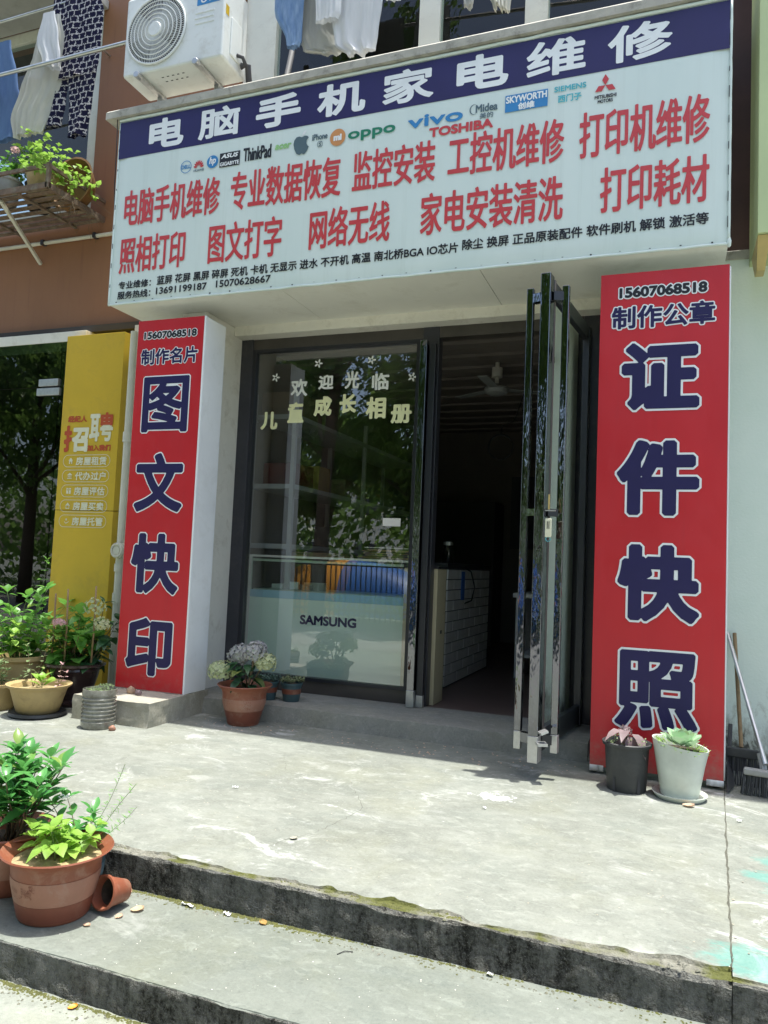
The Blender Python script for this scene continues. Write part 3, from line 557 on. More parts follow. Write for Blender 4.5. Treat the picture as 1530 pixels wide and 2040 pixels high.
for sx in (-1, 1):
    c = T + Vector((sx * .1005, .05, 0)) if sx < 0 else T + Vector((.098, .05, 0))
    b = MB(); b.bar(c + Vector((0, 0, .24)), c + Vector((0, 0, 2.72)), .038, .038, upv=d_); h_ = b.build('pull_bar', 'mirror_steel', dr, bevel=.004)
    b = MB(); b.bar(c + Vector((0, 0, .143)), c + Vector((0, 0, .2395)), .039, .039, upv=d_); b.build('bar_foot', 'bare_steel', h_, bevel=.003)
    b = MB()
    for z in (2.66, 1.44, .21): b.bar(c + Vector((-sx * .019, 0, z)), T + Vector((sx * .028, .03, z)), .04, .05 if z != 1.44 else .04)
    b.build('bracket', 'mirror_steel' if sx < 0 else 'black_metal', h_)
b = MB(); b.bar(T + Vector((.03, -.052, 1.445)), T + Vector((.085, -.052, 1.445)), .03, .006); b.build('latch', 'bare_steel', dr)
b = MB(); b.bar(T + Vector((.036, -.07, .26)), T + Vector((.07, -.05, .275)), .05, .012); b.bar(T + Vector((.02, -.07, .205)), T + Vector((.07, -.05, .205)), .07, .014); b.build('floor_bolt', 'bare_steel', dr)
kt = thing('key_tag', tuple(T + Vector((.05, -.075, 1.33))), 'small yellow key tag hanging from the open door lock', 'key tag')
c = T + Vector((.052, -.075, 0)); b = MB(); b.box(c.x - .017, c.x + .017, c.y - .004, c.y + .004, 1.30, 1.40); b.build('tag', 'yellow_white', kt, bevel=.003); b = MB(); b.bar(c + Vector((0, 0, 1.45)), c + Vector((0, 0, 1.53)), .022, .006); b.build('key', 'gold_metal', kt)
b = MB(); b.ring((c.x, c.y, 1.29), .012, .002, 16, 5); b.build('cord', 'teal_logo', kt)
mb = MB()
for i, x in enumerate((-.005, .004)): mb.box(c.x + x - .002, c.x + x + .002, c.y - .0055, c.y - .0045, 1.345, 1.385)
mb.build('printing', 'black_print', kt)
# ---------------------------------------------------------------- main signboard
sg = thing('signboard', (-1.85, -.85, 2.96), 'wide white shop signboard with navy title band and rows of red characters', 'signboard')
b = MB(); b.box(-3.966, .262, -.835, -.12, 2.985, 4.392); b.build('sign_box', 'white_board', sg)
# banner cloth wrapped round the box, gently uneven
bn = MB(); NX, NZ = 120, 40; vs = []; fs = []; ms = []
for i in range(NX + 1):
    for j in range(NZ + 1):
        x = -3.968 + 4.232 * i / NX; z = 2.957 + 1.436 * j / NZ; e = min(i / 3, (NX - i) / 3, j / 2, (NZ - j) / 2, 1)
        vs.append((x, -.850 + (1 - e) * .009 + .0007 * noise.noise((x * 3, z * 1.2, 0)) * e, z))
zrow = lambda j: 2.957 + 1.436 * (j + .5) / NZ
for i in range(NX):
    for j in range(NZ): fs.append((i * (NZ + 1) + j, (i + 1) * (NZ + 1) + j, (i + 1) * (NZ + 1) + j + 1, i * (NZ + 1) + j + 1))
bn.add(vs, fs); bn.build('banner', 'banner_cloth', sg, smooth=True)
bb = MB(); sheet(bb, -.8520, [(-3.964, 4.082), (.258, 4.082), (.258, 4.366), (-3.964, 4.366)]); bb.build('title_band', 'banner_navy', sg)
e = MB(); pts = [(-3.97 + 4.236 * i / 80, -.853 + .004 * noise.noise((i * .4, 1, 0)), 4.383 + .006 * noise.noise((i * .3, 5, 0))) for i in range(81)]; e.tube(pts, .011, 6)
pts = [(-3.97 + 4.236 * i / 80, -.846 + .004 * noise.noise((i * .5, 3, 0)), 2.958 + .004 * noise.noise((i * .35, 9, 0))) for i in range(81)]; e.tube(pts, .008, 6); e.tube([(.264, -.846, 2.96 + 1.42 * i / 20) for i in range(21)], [.008 + .004 * noise.noise((i * .7, 2, 2)) for i in range(21)], 6); e.tube([(-3.968, -.846, 2.96 + 1.42 * i / 20) for i in range(21)], .007, 6)
e.lathe([(0, -.03), (.010, -.02), (.012, .01), (.006, .03), (0, .032)], (.266, -.845, 2.965), 10); e.build('rolled_edge', 'banner_cloth', sg, smooth=True)
for a, c in ((-3.966, -2.527), (-2.523, -1.142), (-1.138, .262)): box('soffit_panel', (a, c, -.838, -.105, 2.9575, 2.984), 'soffit', sg, .0015)
st = MB(); rr = random.Random(3)
for i in range(26): x = -3.9 + i * .163; st.box(x, x + .010, -.852, -.849, 2.972 + rr.uniform(-.004, .004), 2.9755)
for i in range(9): z = 3.05 + i * .15; st.box(.2555, .2585, -.8535, -.849, z, z + rr.uniform(.02, .07)); st.box(-3.965, -3.9625, -.8535, -.849, z + .04, z + .04 + rr.uniform(.01, .04))
st.build('staples', 'black_print', sg)
Yp = -.8538
for s, a, c in (('电', -3.692, -3.385), ('脑', -3.257, -2.915), ('手', -2.782, -2.431), ('机', -2.304, -1.951), ('家', -1.828, -1.479), ('电', -1.327, -.995), ('维', -.884, -.530), ('修', -.403, -.046)):
    mb = MB(); letters(mb, s, a, c, 4.112, 4.340, Yp, .0078 if s in '脑家维修' else .0105, .0024, square=True); mb.build('title_character', 'white_print', sg)
for s, a, c, d, f in (('电脑手机维修', -3.875, -3.042, 3.546, 3.822), ('专业数据恢复', -2.954, -2.102, 3.548, 3.829), ('监控安装', -2.02, -1.447, 3.556, 3.831), ('工控机维修', -1.364, -.643, 3.562, 3.835), ('打印机维修', -.555, .161, 3.558, 3.843),
                      ('照相打印', -3.89, -3.31, 3.184, 3.461), ('图文打字', -3.114, -2.527, 3.184, 3.47), ('网络无线', -2.318, -1.739, 3.198, 3.475), ('家电安装清洗', -1.532, -.64, 3.203, 3.480), ('打印耗材', -.428, .161, 3.211, 3.486)):
    mb = MB(); letters(mb, s, a, c, d, f, Yp, .0042, .0032, square=True); mb.build('lettering', 'red_print', sg)
for s, a, c, d, f in (('专业维修：', -3.881, -3.589, 3.066, 3.126), ('蓝屏 花屏 黑屏 碎屏 死机 卡机 无显示 进水 不开机 高温 南北桥BGA IO芯片', -3.538, -1.276, 3.070, 3.138), ('除尘 换屏 正品原装配件 软件刷机 解锁 激活等', -1.25, .161, 3.080, 3.150), ('服务热线：', -3.886, -3.588, 2.990, 3.050), ('13691199187', -3.54, -3.107, 3.000, 3.052), ('15070628667', -3.031, -2.595, 3.005, 3.057)):
    mb = MB(); letters(mb, s, a, c, d, f, Yp, .0017, .0021); mb.build('lettering', 'black_print', sg)
# row of maker's marks
def mark(s, a, c, d, f, mat, bold=.0006, cell=.0018, y=Yp, **k):
    mb = MB(); letters(mb, s, a, c, d, f, y, bold, cell, **k); return mb.build('printed_mark', mat, sg)
def shape(loops, mat, y=Yp - .0005, grow=0, cell=.0022):
    p = [q for l in loops for q in l]; xs = [q[0] for q in p]; zs = [q[1] for q in p]; mb = MB()
    letters(mb, '', min(xs), max(xs), min(zs), max(zs), y, 0, cell, grow, seg=poly_seg(*loops)); return mb.build('printed_mark', mat, sg)
shape([circ(-3.345, 3.931, .047), circ(-3.345, 3.931, .0425)], 'blue_logo'); mark('DELL', -3.384, -3.306, 3.917, 3.946, 'blue_logo', .0012)
pet = []
for k in range(8):
    a = math.radians(12 + k * 156 / 7); c_, s_ = math.cos(a), math.sin(a); r0, r1, wd = .010, .043, .0062
    pet.append([(-3.236 + c_ * r - s_ * q, 3.910 + (s_ * r + c_ * q) * 1.3) for r, q in ((r0, 0), (.03, wd), (r1, wd * .5), (r1, -wd * .5), (.03, -wd))])
for p_ in pet: shape([p_], 'red_print', cell=.0015)
mark('HUAWEI', -3.277, -3.19, 3.882, 3.900, 'grey_logo')
shape([circ(-3.12, 3.936, .047)], 'blue_logo'); mark('hp', -3.147, -3.09, 3.905, 3.972, 'white_print', .002, y=Yp - .002, shear=.2)
shape([[(-3.06, 3.882), (-2.894, 3.882), (-2.894, 3.986), (-3.06, 3.986)]], 'black_print'); mark('ASUS', -3.048, -2.908, 3.944, 3.977, 'white_print', .002, y=Yp - .002, shear=.25); mark('GIGABYTE', -3.055, -2.899, 3.889, 3.918, 'white_print', .0012, y=Yp - .002)
mark('ThinkPad', -2.867, -2.644, 3.896, 3.994, 'black_print', .003); mark('acer', -2.616, -2.488, 3.942, 3.978, 'lime_logo', .003, shear=.2)
ap = [(-.060, .005), (-.056, .030), (-.040, .050), (-.020, .052), (0, .044), (.022, .052), (.040, .048), (.050, .038), (.036, .020), (.034, 0), (.042, -.018), (.054, -.028), (.040, -.058), (.022, -.075), (.004, -.068), (-.014, -.075), (-.034, -.066), (-.052, -.032)]
shape([[(-2.41 + x, 3.955 + z) for x, z in ap]], 'grey_logo', grow=.002); shape([[(-2.412, 4.010), (-2.396, 4.040), (-2.376, 4.048), (-2.388, 4.020)]], 'white_board')
mark('iPhone', -2.331, -2.216, 3.962, 4.006, 'grey_logo', .0015); mark('S', -2.279, -2.261, 3.917, 3.943, 'grey_logo', .001)
rb = lambda q: [(-2.27 + x * q, 3.930 + z * q) for x, z in ((-.019, -.012), (-.012, -.02), (.012, -.02), (.019, -.012), (.019, .012), (.012, .02), (-.012, .02), (-.019, .012))]
shape([rb(1.), rb(.82)], 'grey_logo', cell=.0015)
shape([circ(-2.14, 3.956, .057, 40, .059)], 'orange_logo'); mark('mi', -2.170, -2.110, 3.933, 3.978, 'white_print', .004, y=Yp - .002)
mark('oppo', -2.065, -1.729, 3.906, 3.98, 'green_logo', .0035); mark('vivo', -1.642, -1.277, 3.928, 4.008, 'blue_logo', .004)
mark('TOSHIBA', -1.496, -1.081, 3.847, 3.910, 'red_print', .0042)
mark('Midea', -1.195, -1.055, 3.958, 4.010, 'grey_logo', .002); mark('美的', -1.168, -1.082, 3.914, 3.952, 'grey_logo'); shape([circ(-1.204, 3.983, .030, 28, .034), circ(-1.200, 3.983, .027, 28, .031)], 'grey_logo')
shape([[(-1.008, 3.926), (-.748, 3.926), (-.748, 4.034), (-1.008, 4.034)]], 'blue_logo'); mark('SKYWORTH', -1.003, -.753, 3.981, 4.026, 'white_print', .002, y=Yp - .002); mark('创维', -.929, -.827, 3.931, 3.975, 'white_print', .002, y=Yp - .002)
mark('SIEMENS', -.71, -.522, 4.001, 4.036, 'teal_logo', .0014); mark('西门子', -.687, -.548, 3.931, 3.979, 'teal_logo', .0016)
for rot in (90, 210, 330):
    a = math.radians(rot); c_, s_ = math.cos(a), math.sin(a); q = [(0, 0), (.034, .0196), (.068, 0), (.034, -.0196)]
    shape([[(-.412 + x * c_ - z * s_, 3.992 + x * s_ + z * c_) for x, z in q]], 'red_print', cell=.0018)
mark('MITSUBISHI', -.472, -.348, 3.913, 3.936, 'black_print', .0008); mark('MOTORS', -.454, -.368, 3.885, 3.907, 'black_print', .0008)

# ---------------------------------------------------------------- the two red vertical signs
def outlined(parent, s, a, c, d, f, y, bold, line, mat='navy_print', cell=None, name='character'):
    mb = MB(); letters(mb, s, a, c, d, f, y - .0025, bold, cell or .004, square=True); ch = mb.build(name, mat, parent)
    mb = MB(); letters(mb, s, a, c, d, f, y - .001, bold, cell or .004, line, square=cell is None and line < .012); mb.build('outline', 'white_print', ch)
rl = thing('red_sign_box', (-3.43, -.66, .155), 'red vertical sign box with white sides standing on the concrete plinth', 'sign')
b = MB(); b.box(-3.729, -3.14, -.783, -.527, .157, 2.832); b.build('casing', 'white_board', rl, bevel=.004)
b = MB(); sheet(b, -.7895, [(-3.725, .16), (-3.152, .16), (-3.152, 2.834), (-3.725, 2.834)]); sheet(b, -.785, [(-3.729, .156), (-3.139, .156), (-3.139, 2.836), (-3.729, 2.836)], 1); b.build('face', ['red_panel', 'white_board'], rl)
box('corner_bead', (-3.1515, -3.1385, -.791, -.757, .157, 2.834), 'white_board', rl, .003)
outlined(rl, '15607068518', -3.667, -3.209, 2.692, 2.746, -.79, .0032, .0052, 'black_print', .0022, 'phone_number'); outlined(rl, '制作名片', -3.683, -3.193, 2.500, 2.618, -.79, .0034, .0056, 'navy_print', .003, 'lettering')
for s, a, c, d, f in (('图', -3.638, -3.250, 2.004, 2.404), ('文', -3.660, -3.254, 1.425, 1.842), ('快', -3.650, -3.246, .842, 1.262), ('印', -3.645, -3.265, .266, .660)): outlined(rl, s, a - .004, c + .004, d - .004, f + .004, -.79, .0125 if s == '图' else .0165, .0088)
rs = thing('red_sign_board', (-.07, -.78, .02), 'big red vertical signboard behind the white and grey flower pots', 'sign')
b = MB(); b.box(-.4145, .2735, -.792, -.752, .045, 2.860); b.build('board', 'white_board', rs, bevel=.003)
b = MB(); sheet(b, -.7985, [(-.4145, .040), (.2735, .040), (.2735, 2.8605), (-.4145, 2.8605)]); b.build('face', 'red_panel', rs)
b = MB()
for x0, x1 in ((-.414, -.34), (.19, .276)):
    n_ = 14; vs = []
    for i in range(n_ + 1):
        u = i / n_; x = x0 + (x1 - x0) * u; q = .016 * noise.noise((u * 4, x0 * 9, 0)); vs += [(x, -.80 - .004, .05), (x, -.806 + q, .022 + q * .5), (x, -.79 + q, .012 - .5 * q), (x, -.76, .02)]
    b.add(vs, [(i * 4 + k, (i + 1) * 4 + k, (i + 1) * 4 + k + 1, i * 4 + k + 1) for i in range(n_) for k in range(3)])
b.tube([(.277, -.79, .05 + .14 * i) for i in range(21)], [.005 + .003 * noise.noise((i, 0, 4)) for i in range(21)], 6); b.build('torn_edge', 'white_board', rs, smooth=True)
b = MB(); b.box(-.40, -.34, -.752, -.3, .3, .34); b.box(.2, .26, -.752, -.3, .3, .34); b.box(-.40, -.34, -.752, -.3, 2.5, 2.54); b.box(.2, .26, -.752, -.3, 2.5, 2.54); b.box(-.40, -.36, -.751, -.71, .0, 2.8); b.box(.22, .26, -.751, -.71, .0, 2.8); b.build('bracket', 'dark_frame', rs)
outlined(rs, '15607068518', -.310, .161, 2.712, 2.774, -.80, .004, .0068, 'black_print', .0025, 'phone_number'); outlined(rs, '制作公章', -.349, .203, 2.530, 2.664, -.80, .0040, .0072, 'navy_print', .003, 'lettering')
for s, a, c, d, f in (('证', -.282, .122, 2.060, 2.436), ('件', -.296, .128, 1.460, 1.874), ('快', -.280, .136, .870, 1.284), ('照', -.280, .136, .282, .696)): outlined(rs, s, a - .006, c + .006, d - .006, f + .006, -.80, .0145 if s == '照' else .0205, .0118)

# ---------------------------------------------------------------- yellow recruitment panel and the pipe beside it
yp = thing('yellow_panel', (-4.56, -.15, 0), 'tall yellow recruitment panel with white pill shaped lists between glass front and pipe', 'panel')
box('panel', (-4.868, -4.262, -.30, .0, 0, 1.452), 'yellow_panel', yp, .003); box('panel', (-4.868, -4.262, -.30, .0, 1.456, 2.945), 'yellow_panel', yp, .003)
def yl(s, a, c, d, f, mat, bold=.002, cell=.003, y=-.303, **k):
    mb = MB(); letters(mb, s, a, c, d, f, y, bold, cell, **k); return mb.build('lettering', mat, yp)
yl('经纪人', -4.794, -4.593, 2.196, 2.252, 'panel_red', .003); yl('加入我们', -4.569, -4.33, 1.950, 2.002, 'panel_red', .003)
yl('召', -4.74, -4.564, 1.944, 2.150, 'yellow_white', .011); yl('扌', -4.825, -4.742, 1.944, 2.17, 'panel_red', .010); yl('甹', -4.45, -4.318, 2.029, 2.268, 'yellow_white', .007); yl('耳', -4.56, -4.455, 2.029, 2.262, 'yellow_white', .009)
yl('由', -4.448, -4.322, 2.16, 2.272, 'panel_red', .009, y=-.3055)
for i, (s, z) in enumerate((('房屋租赁', 1.816), ('代办过户', 1.690), ('房屋评估', 1.564), ('房屋买卖', 1.438), ('房屋托管', 1.312))):
    yl(s, -4.680, -4.360, z + .016, z + .086, 'yellow_white', .0022)
    def pill(g_):
        a0, a1, r = -4.816 + .052, -4.325 - .052, .052 - g_; zc = z + .052
        return [(a1 + r * math.cos(t), zc + r * math.sin(t)) for t in [math.radians(-90 + k * 12) for k in range(16)]] + [(a0 + r * math.cos(t), zc + r * math.sin(t)) for t in [math.radians(90 + k * 12) for k in range(16)]]
    mb = MB(); letters(mb, '', -4.816, -4.325, z, z + .104, -.303, 0, .0025, seg=poly_seg(pill(0), pill(.0045))); mb.build('pill_outline', 'yellow_white', yp)
    x0, zc = -4.735, z + .052; q = .024
    ic = {0: [[(x0 - q, zc + .002), (x0, zc + q * 1.2), (x0 + q, zc + .002), (x0 + q * .7, zc + .002), (x0 + q * .7, zc - q), (x0 + .006, zc - q), (x0 + .006, zc - .005), (x0 - .006, zc - .005), (x0 - .006, zc - q), (x0 - q * .7, zc - q), (x0 - q * .7, zc + .002)]],
          1: [[(x0 - q, zc + .01), (x0, zc + q * 1.1), (x0 + q, zc + .01), (x0 + q, zc + .005), (x0 - q, zc + .005)], [(x0 - q, zc - q), (x0 + q, zc - q), (x0 + q, zc - q + .006), (x0 - q, zc - q + .006)]] + [[(x0 + o_, zc - .015), (x0 + o_ + .007, zc - .015), (x0 + o_ + .007, zc + .002), (x0 + o_, zc + .002)] for o_ in (-.018, -.0035, .011)],
          2: [[(x0 - q, zc - q), (x0 - .003, zc - q), (x0 - .003, zc + q), (x0 - q, zc + q)], [(x0 + .003, zc - q), (x0 + q, zc - q), (x0 + q, zc + .006), (x0 + .003, zc + .006)], [(x0 + .003, zc + .011), (x0 + q, zc + .011), (x0 + q, zc + q), (x0 + .003, zc + q)], [(x0 - .018, zc + .004), (x0 - .009, zc + .004), (x0 - .009, zc + .014), (x0 - .018, zc + .014)]],
          3: [[(x0 - q, zc + .002), (x0, zc + q * 1.2), (x0 + q, zc + .002), (x0 + q * .8, zc + .002), (x0 + q * .8, zc - q), (x0 - q * .8, zc - q), (x0 - q * .8, zc + .002)], [(x0 - .013, zc - .017), (x0 + .013, zc - .017), (x0 + .013, zc + .003), (x0 - .013, zc + .003)]],
          4: [[(x0 - q, zc - .002), (x0 - .006, zc - .016), (x0 + q, zc - .002), (x0 + q, zc - .008), (x0 - .006, zc - .024), (x0 - q, zc - .009)], [(x0 - .012, zc + .004), (x0 + .004, zc + .004), (x0 + .004, zc + .02), (x0 - .012, zc + .02)]]}[i]
    p_ = [t for l in ic for t in l]; mb = MB(); letters(mb, '', min(t[0] for t in p_), max(t[0] for t in p_), min(t[1] for t in p_), max(t[1] for t in p_), -.303, 0, .0018, seg=poly_seg(*ic)); mb.build('icon', 'yellow_white', yp)
pp = thing('drain_pipe', (-4.09, -.4, 0), 'thin white plastic drain pipe between the yellow panel and red sign box', 'pipe')
b = MB(); b.tube([(-4.085, -.40, 0), (-4.085, -.40, 2.9)], .028, 14); b.tube([(-4.085, -.40, .72), (-4.085, -.40, .80)], .036, 14); b.tube([(-4.085, -.40, .97), (-4.085, -.40, 1.03)], .036, 14); b.tube([(-4.085, -.40, 2.0), (-4.085, -.40, 2.08)], .036, 14); b.build('pipe', 'white_pvc', pp, smooth='auto')
b = MB(); b.tube([(-4.075, -.45, 1.135), (-4.075, -.36, 1.135)], .062, 24); b.ring((-4.075, -.452, 1.135), .048, .009); b.tube([(-4.075, -.455, 1.135), (-4.075, -.44, 1.135)], .03, 20); b.build('inspection_cap', 'white_pvc', pp, smooth='auto')
cb = thing('hanging_cable', (-3.99, -.8, 4.39), 'thin dark cable hanging down the left end of the wide signboard', 'cable'); MB().tube([(-3.99, -.86, 4.42), (-4.00, -.84, 4.2), (-4.03, -.8, 3.9), (-4.02, -.78, 3.6), (-3.99, -.78, 3.3), (-3.985, -.7, 3.1)], .0035, 5).build('wire', 'cable_black', cb, smooth=True)
gfz = thing('neighbour_fascia', (1.5, -.6, 3.02), 'pale green neighbouring shop fascia at the right edge of the wall', 'fascia')
box('fascia_panel', (.412, 3, -.80, -.30, 3.02, 6.6), 'green_fascia', gfz, .003)
b = MB(); b.add([(.414, -.78, 3.018), (.475, -.78, 3.018), (.465, -.66, 2.86), (.420, -.66, 2.86), (.414, -.42, 3.018), (.475, -.42, 3.018), (.465, -.56, 2.86), (.420, -.56, 2.86)], [(0, 1, 2, 3), (5, 4, 7, 6), (4, 0, 3, 7), (1, 5, 6, 2), (3, 2, 6, 7), (4, 5, 1, 0)]); b.build('bracket', 'gold_metal', gfz, bevel=.003)

# ---------------------------------------------------------------- air conditioner
ac = thing('air_conditioner', (-3.46, -.78, 4.50), 'white outdoor air conditioner unit with round spiral fan grille on the ledge', 'air conditioner')
X0, X1, Y0, Y1, Z0, Z1 = -3.892, -3.03, -.95, -.635, 4.65, 5.262
box('casing', (X0, X1, Y0, Y1, Z0, Z1), 'ac_white', ac, .018)
cx, cz, rad = -3.605, 4.955, .258
b = MB(); b.disc((cx, Y0 - .0015, cz), rad - .004, 48, 'y'); b.build('fan_well', 'ac_dark', ac)
b = MB()
for k in range(3):
    a0 = k * 2.094; vs = []
    for i in range(7):
        for r in (.05, .23): a = a0 + i * .18 + (.25 if r > .1 else 0); vs.append((cx + r * math.cos(a), Y0 - .003 - .0012 * i, cz + r * math.sin(a)))
    b.add(vs, [(2 * i, 2 * i + 1, 2 * i + 3, 2 * i + 2) for i in range(6)])
b.build('fan_blade', 'ac_grey', ac)
for r in (.255, .222, .188, .154, .120, .086): MB().ring((cx, Y0 - .022 + .012 * (r / .26) ** 3, cz), r, .0042 if r < .25 else .0085, 64, 6).build('grille_ring', 'ac_white', ac, smooth=True)
b = MB()
for k in range(90):
    a = k * 2 * math.pi / 90; pts = [(cx + r * math.cos(a + (r - .05) * 1.6), Y0 - .022 + .012 * (r / .26) ** 3, cz + r * math.sin(a + (r - .05) * 1.6)) for r in (.045, .1, .16, .21, .254)]; b.tube(pts, .0019, 4, 0, False)
b.build('grille_vanes', 'ac_white', ac, smooth=True, kind='stuff')
b = MB(); b.lathe([(0, 0), (.05, 0), (.056, .006), (.056, .016)], (0, 0, 0), 32); vs = b.v; b.v = [(cx + v[0], Y0 - .031 + v[2], cz + v[1]) for v in vs]; b.build('hub_cap', 'ac_white', ac, smooth='auto')
lb = box('label_sticker', (-3.262, -3.07, Y0 - .002, Y0 - .0005, 5.068, 5.20), 'blue_logo', ac)
mb = MB(); letters(mb, '6', -3.23, -3.18, 5.08, 5.12, Y0 - .0035, .003, .003, seg=poly_seg(circ(-3.215, 5.10, .03), circ(-3.215, 5.10, .022))); sheet(mb, Y0 - .0035, [(-3.16, 5.085), (-3.09, 5.085), (-3.09, 5.10), (-3.16, 5.10)]); mb.build('printing', 'white_print', lb)
b = MB()
for i, (z, a) in enumerate(((5.005, -3.27), (4.965, -3.275), (4.925, -3.27))): b.box(a, a + .16, Y0 - .004, Y0 + .002, z, z + .016)
b.build('louvre_slot', 'ac_white', ac, bevel=.004)
for x in (-3.745, -3.235):
    b = MB(); b.bar((x, Y0 + .0, Z0 - .012), (x, Y1, Z0 - .012), .045, .022); b.tube([(x, Y0 - .03, Z0 - .015), (x, Y0 + .02, Z0 - .015)], .024, 12); b.box(x - .02, x + .02, -.70, -.66, 4.48, Z0 - .02); b.build('bracket', 'bare_steel', ac, bevel=.003)
b = MB(); rr = random.Random(5)
for i in range(10): x = -3.60 + (i % 5) * .045; b.box(x, x + .018, -.87 + .05 * (i // 5), -.862 + .05 * (i // 5), Z0 - .0015, Z0 + .001)
b.build('drain_slot', 'ac_dark', ac)
b = MB(); b.box(X1 - .002, X1 + .012, -.86, -.72, 4.72, 5.0); b.build('valve_cover', 'ac_white', ac, bevel=.008)
b = MB(); b.tube([(X1 + .03, -.74, 4.70), (X1 + .06, -.70, 4.72), (X1 + .05, -.66, 4.62), (X1 + .03, -.60, 4.56), (X1 - .02, -.4, 4.56), (X1 + .06, -.2, 4.7), (X1 + .06, -.05, 5.3)], .024, 9); b.tube([(X1 + .012, -.78, 4.76), (X1 + .05, -.76, 4.75), (X1 + .06, -.72, 4.70)], .014, 8); b.build('refrigerant_pipe', 'ac_dark', ac, smooth=True)
b = MB(); b.box(X1 + .0005, X1 + .002, -.93, -.89, 4.98, 5.05); b.build('warning_sticker', 'yellow_panel', ac)

# ---------------------------------------------------------------- laundry
def garment(name, mat, rows, y, label, cat, parent=None, folds=5, amp=.03, seed=0, nx=26, back=.05, zt=None):
    """rows: list of (z, xl, xr) from top to bottom: a front and a back sheet joined at the sides"""
    mb = MB(); rows2 = []
    for (za, a0, a1), (zb, b0, b1) in zip(rows, rows[1:]):
        for k in range(5): t = k / 5; s_ = t * t * (3 - 2 * t); rows2.append((za + (zb - za) * t, a0 + (b0 - a0) * s_, a1 + (b1 - a1) * s_))
    rows2.append(rows[-1]); n = nx + 1; vs = []; L = len(rows2)
    for sgn in (1, -1):
        for j, (z, xl, xr) in enumerate(rows2):
            for i in range(n):
                u = i / nx; x = xl + (xr - xl) * u; dep = back * math.sqrt(max(0, 1 - (2 * u - 1) ** 2)) * (.35 + .65 * j / L)
                f = amp * (j / L + .25) * (noise.noise((u * folds + seed, j * .05, seed)) + .4 * noise.noise((u * folds * 3, j * .12, seed + 3)))
                zz = z + (.02 * noise.noise((u * folds, seed, 9)) if j == L - 1 else 0)
                vs.append((x, y - sgn * dep / 2 + f - .001 * sgn, zz))
    fs = [(s0 + j * n + i, s0 + (j + 1) * n + i, s0 + (j + 1) * n + i + 1, s0 + j * n + i + 1) for s0 in (0, L * n) for j in range(L - 1) for i in range(nx)]
    fs += [(j * n + e, (j + 1) * n + e, L * n + (j + 1) * n + e, L * n + j * n + e) for e in (0, nx) for j in range(L - 1)]
    mb.add(vs, fs); o = mb.build(name, mat, parent, smooth=True)
    return tag(o, label, cat) if label else o
garment('blue_garment', 'blue_cotton', [(5.5, -5.75, -5.42), (5.1, -5.75, -5.30), (4.75, -5.72, -5.14), (4.6, -5.70, -5.16)], -.62, 'faded blue garment hanging at the left edge above the plant rack', 'garment', seed=2)
bl = garment('white_blouse', 'cream_cotton', [(5.56, -4.97, -4.82), (5.30, -5.08, -4.76), (4.95, -5.20, -4.75), (4.72, -5.27, -4.86), (4.56, -5.24, -4.92)], -.68, 'pale cream blouse hanging beside the patterned trousers', 'blouse', folds=6, amp=.05, seed=4)
garment('sleeve', 'white_cotton', [(5.52, -4.92, -4.80), (5.3, -4.98, -4.74), (5.10, -4.90, -4.70), (5.02, -4.80, -4.70)], -.76, None, None, bl, 3, .03, 8)
tr = thing('patterned_trousers', (-4.52, -.64, 4.4), 'navy trousers with white lattice print hanging left of air conditioner', 'trousers')
garment('waist', 'lattice_print', [(5.74, -4.92, -4.48), (5.5, -4.93, -4.39), (5.05, -4.90, -4.40), (4.98, -4.90, -4.42)], -.66, None, None, tr, 4, .05, 11)
garment('trouser_leg', 'lattice_print', [(5.02, -4.90, -4.70), (4.78, -4.89, -4.73), (4.60, -4.91, -4.77)], -.655, None, None, tr, 3, .03, 13, 12)
garment('trouser_leg', 'lattice_print', [(5.02, -4.70, -4.41), (4.72, -4.67, -4.44), (4.47, -4.66, -4.48)], -.665, None, None, tr, 3, .03, 15, 12)
garment('jeans', 'denim', [(6.0, -2.80, -2.54), (5.4, -2.78, -2.50), (5.10, -2.77, -2.54), (4.83, -2.66, -2.54), (4.79, -2.65, -2.56)], -.70, 'light blue jeans leg hanging over the signboard', 'jeans', folds=4, seed=21)
garment('grey_shirt', 'grey_cotton', [(6.0, -2.58, -2.32), (5.3, -2.60, -2.28), (4.95, -2.62, -2.28), (4.80, -2.56, -2.20), (4.74, -2.40, -2.20)], -.62, 'thin grey shirt hanging between jeans and white shirt', 'shirt', folds=5, seed=25)
ws = thing('white_shirt', (-2.1, -.72, 4.6), 'long white shirt hanging in front of the upper window', 'shirt')
garment('body', 'white_cotton', [(6.1, -2.24, -1.92), (5.4, -2.28, -1.90), (4.95, -2.30, -1.91), (4.72, -2.26, -1.93), (4.62, -2.16, -1.95)], -.72, None, None, ws, 5, .045, 31)
garment('sleeve', 'white_cotton', [(5.7, -2.40, -2.20), (5.2, -2.42, -2.22), (4.93, -2.40, -2.21), (4.88, -2.40, -2.23)], -.76, None, None, ws, 3, .03, 33)
garment('sleeve', 'white_cotton', [(5.4, -1.98, -1.82), (5.1, -1.96, -1.78), (4.98, -1.90, -1.77)], -.70, None, None, ws, 3, .03, 35)
garment('grey_cloth', 'grey_cotton', [(5.6, -1.42, -1.30), (5.1, -1.40, -1.28), (4.88, -1.37, -1.30)], -.6, 'small grey cloth hanging right of the white shirt', 'cloth', folds=3, seed=41)
garment('cream_cloth', 'cream_cotton', [(5.6, -1.28, -1.02), (5.0, -1.24, -1.04), (4.80, -1.16, -1.06)], -.6, 'crumpled cream cloth hanging high above the signboard', 'cloth', folds=5, amp=.07, seed=43)
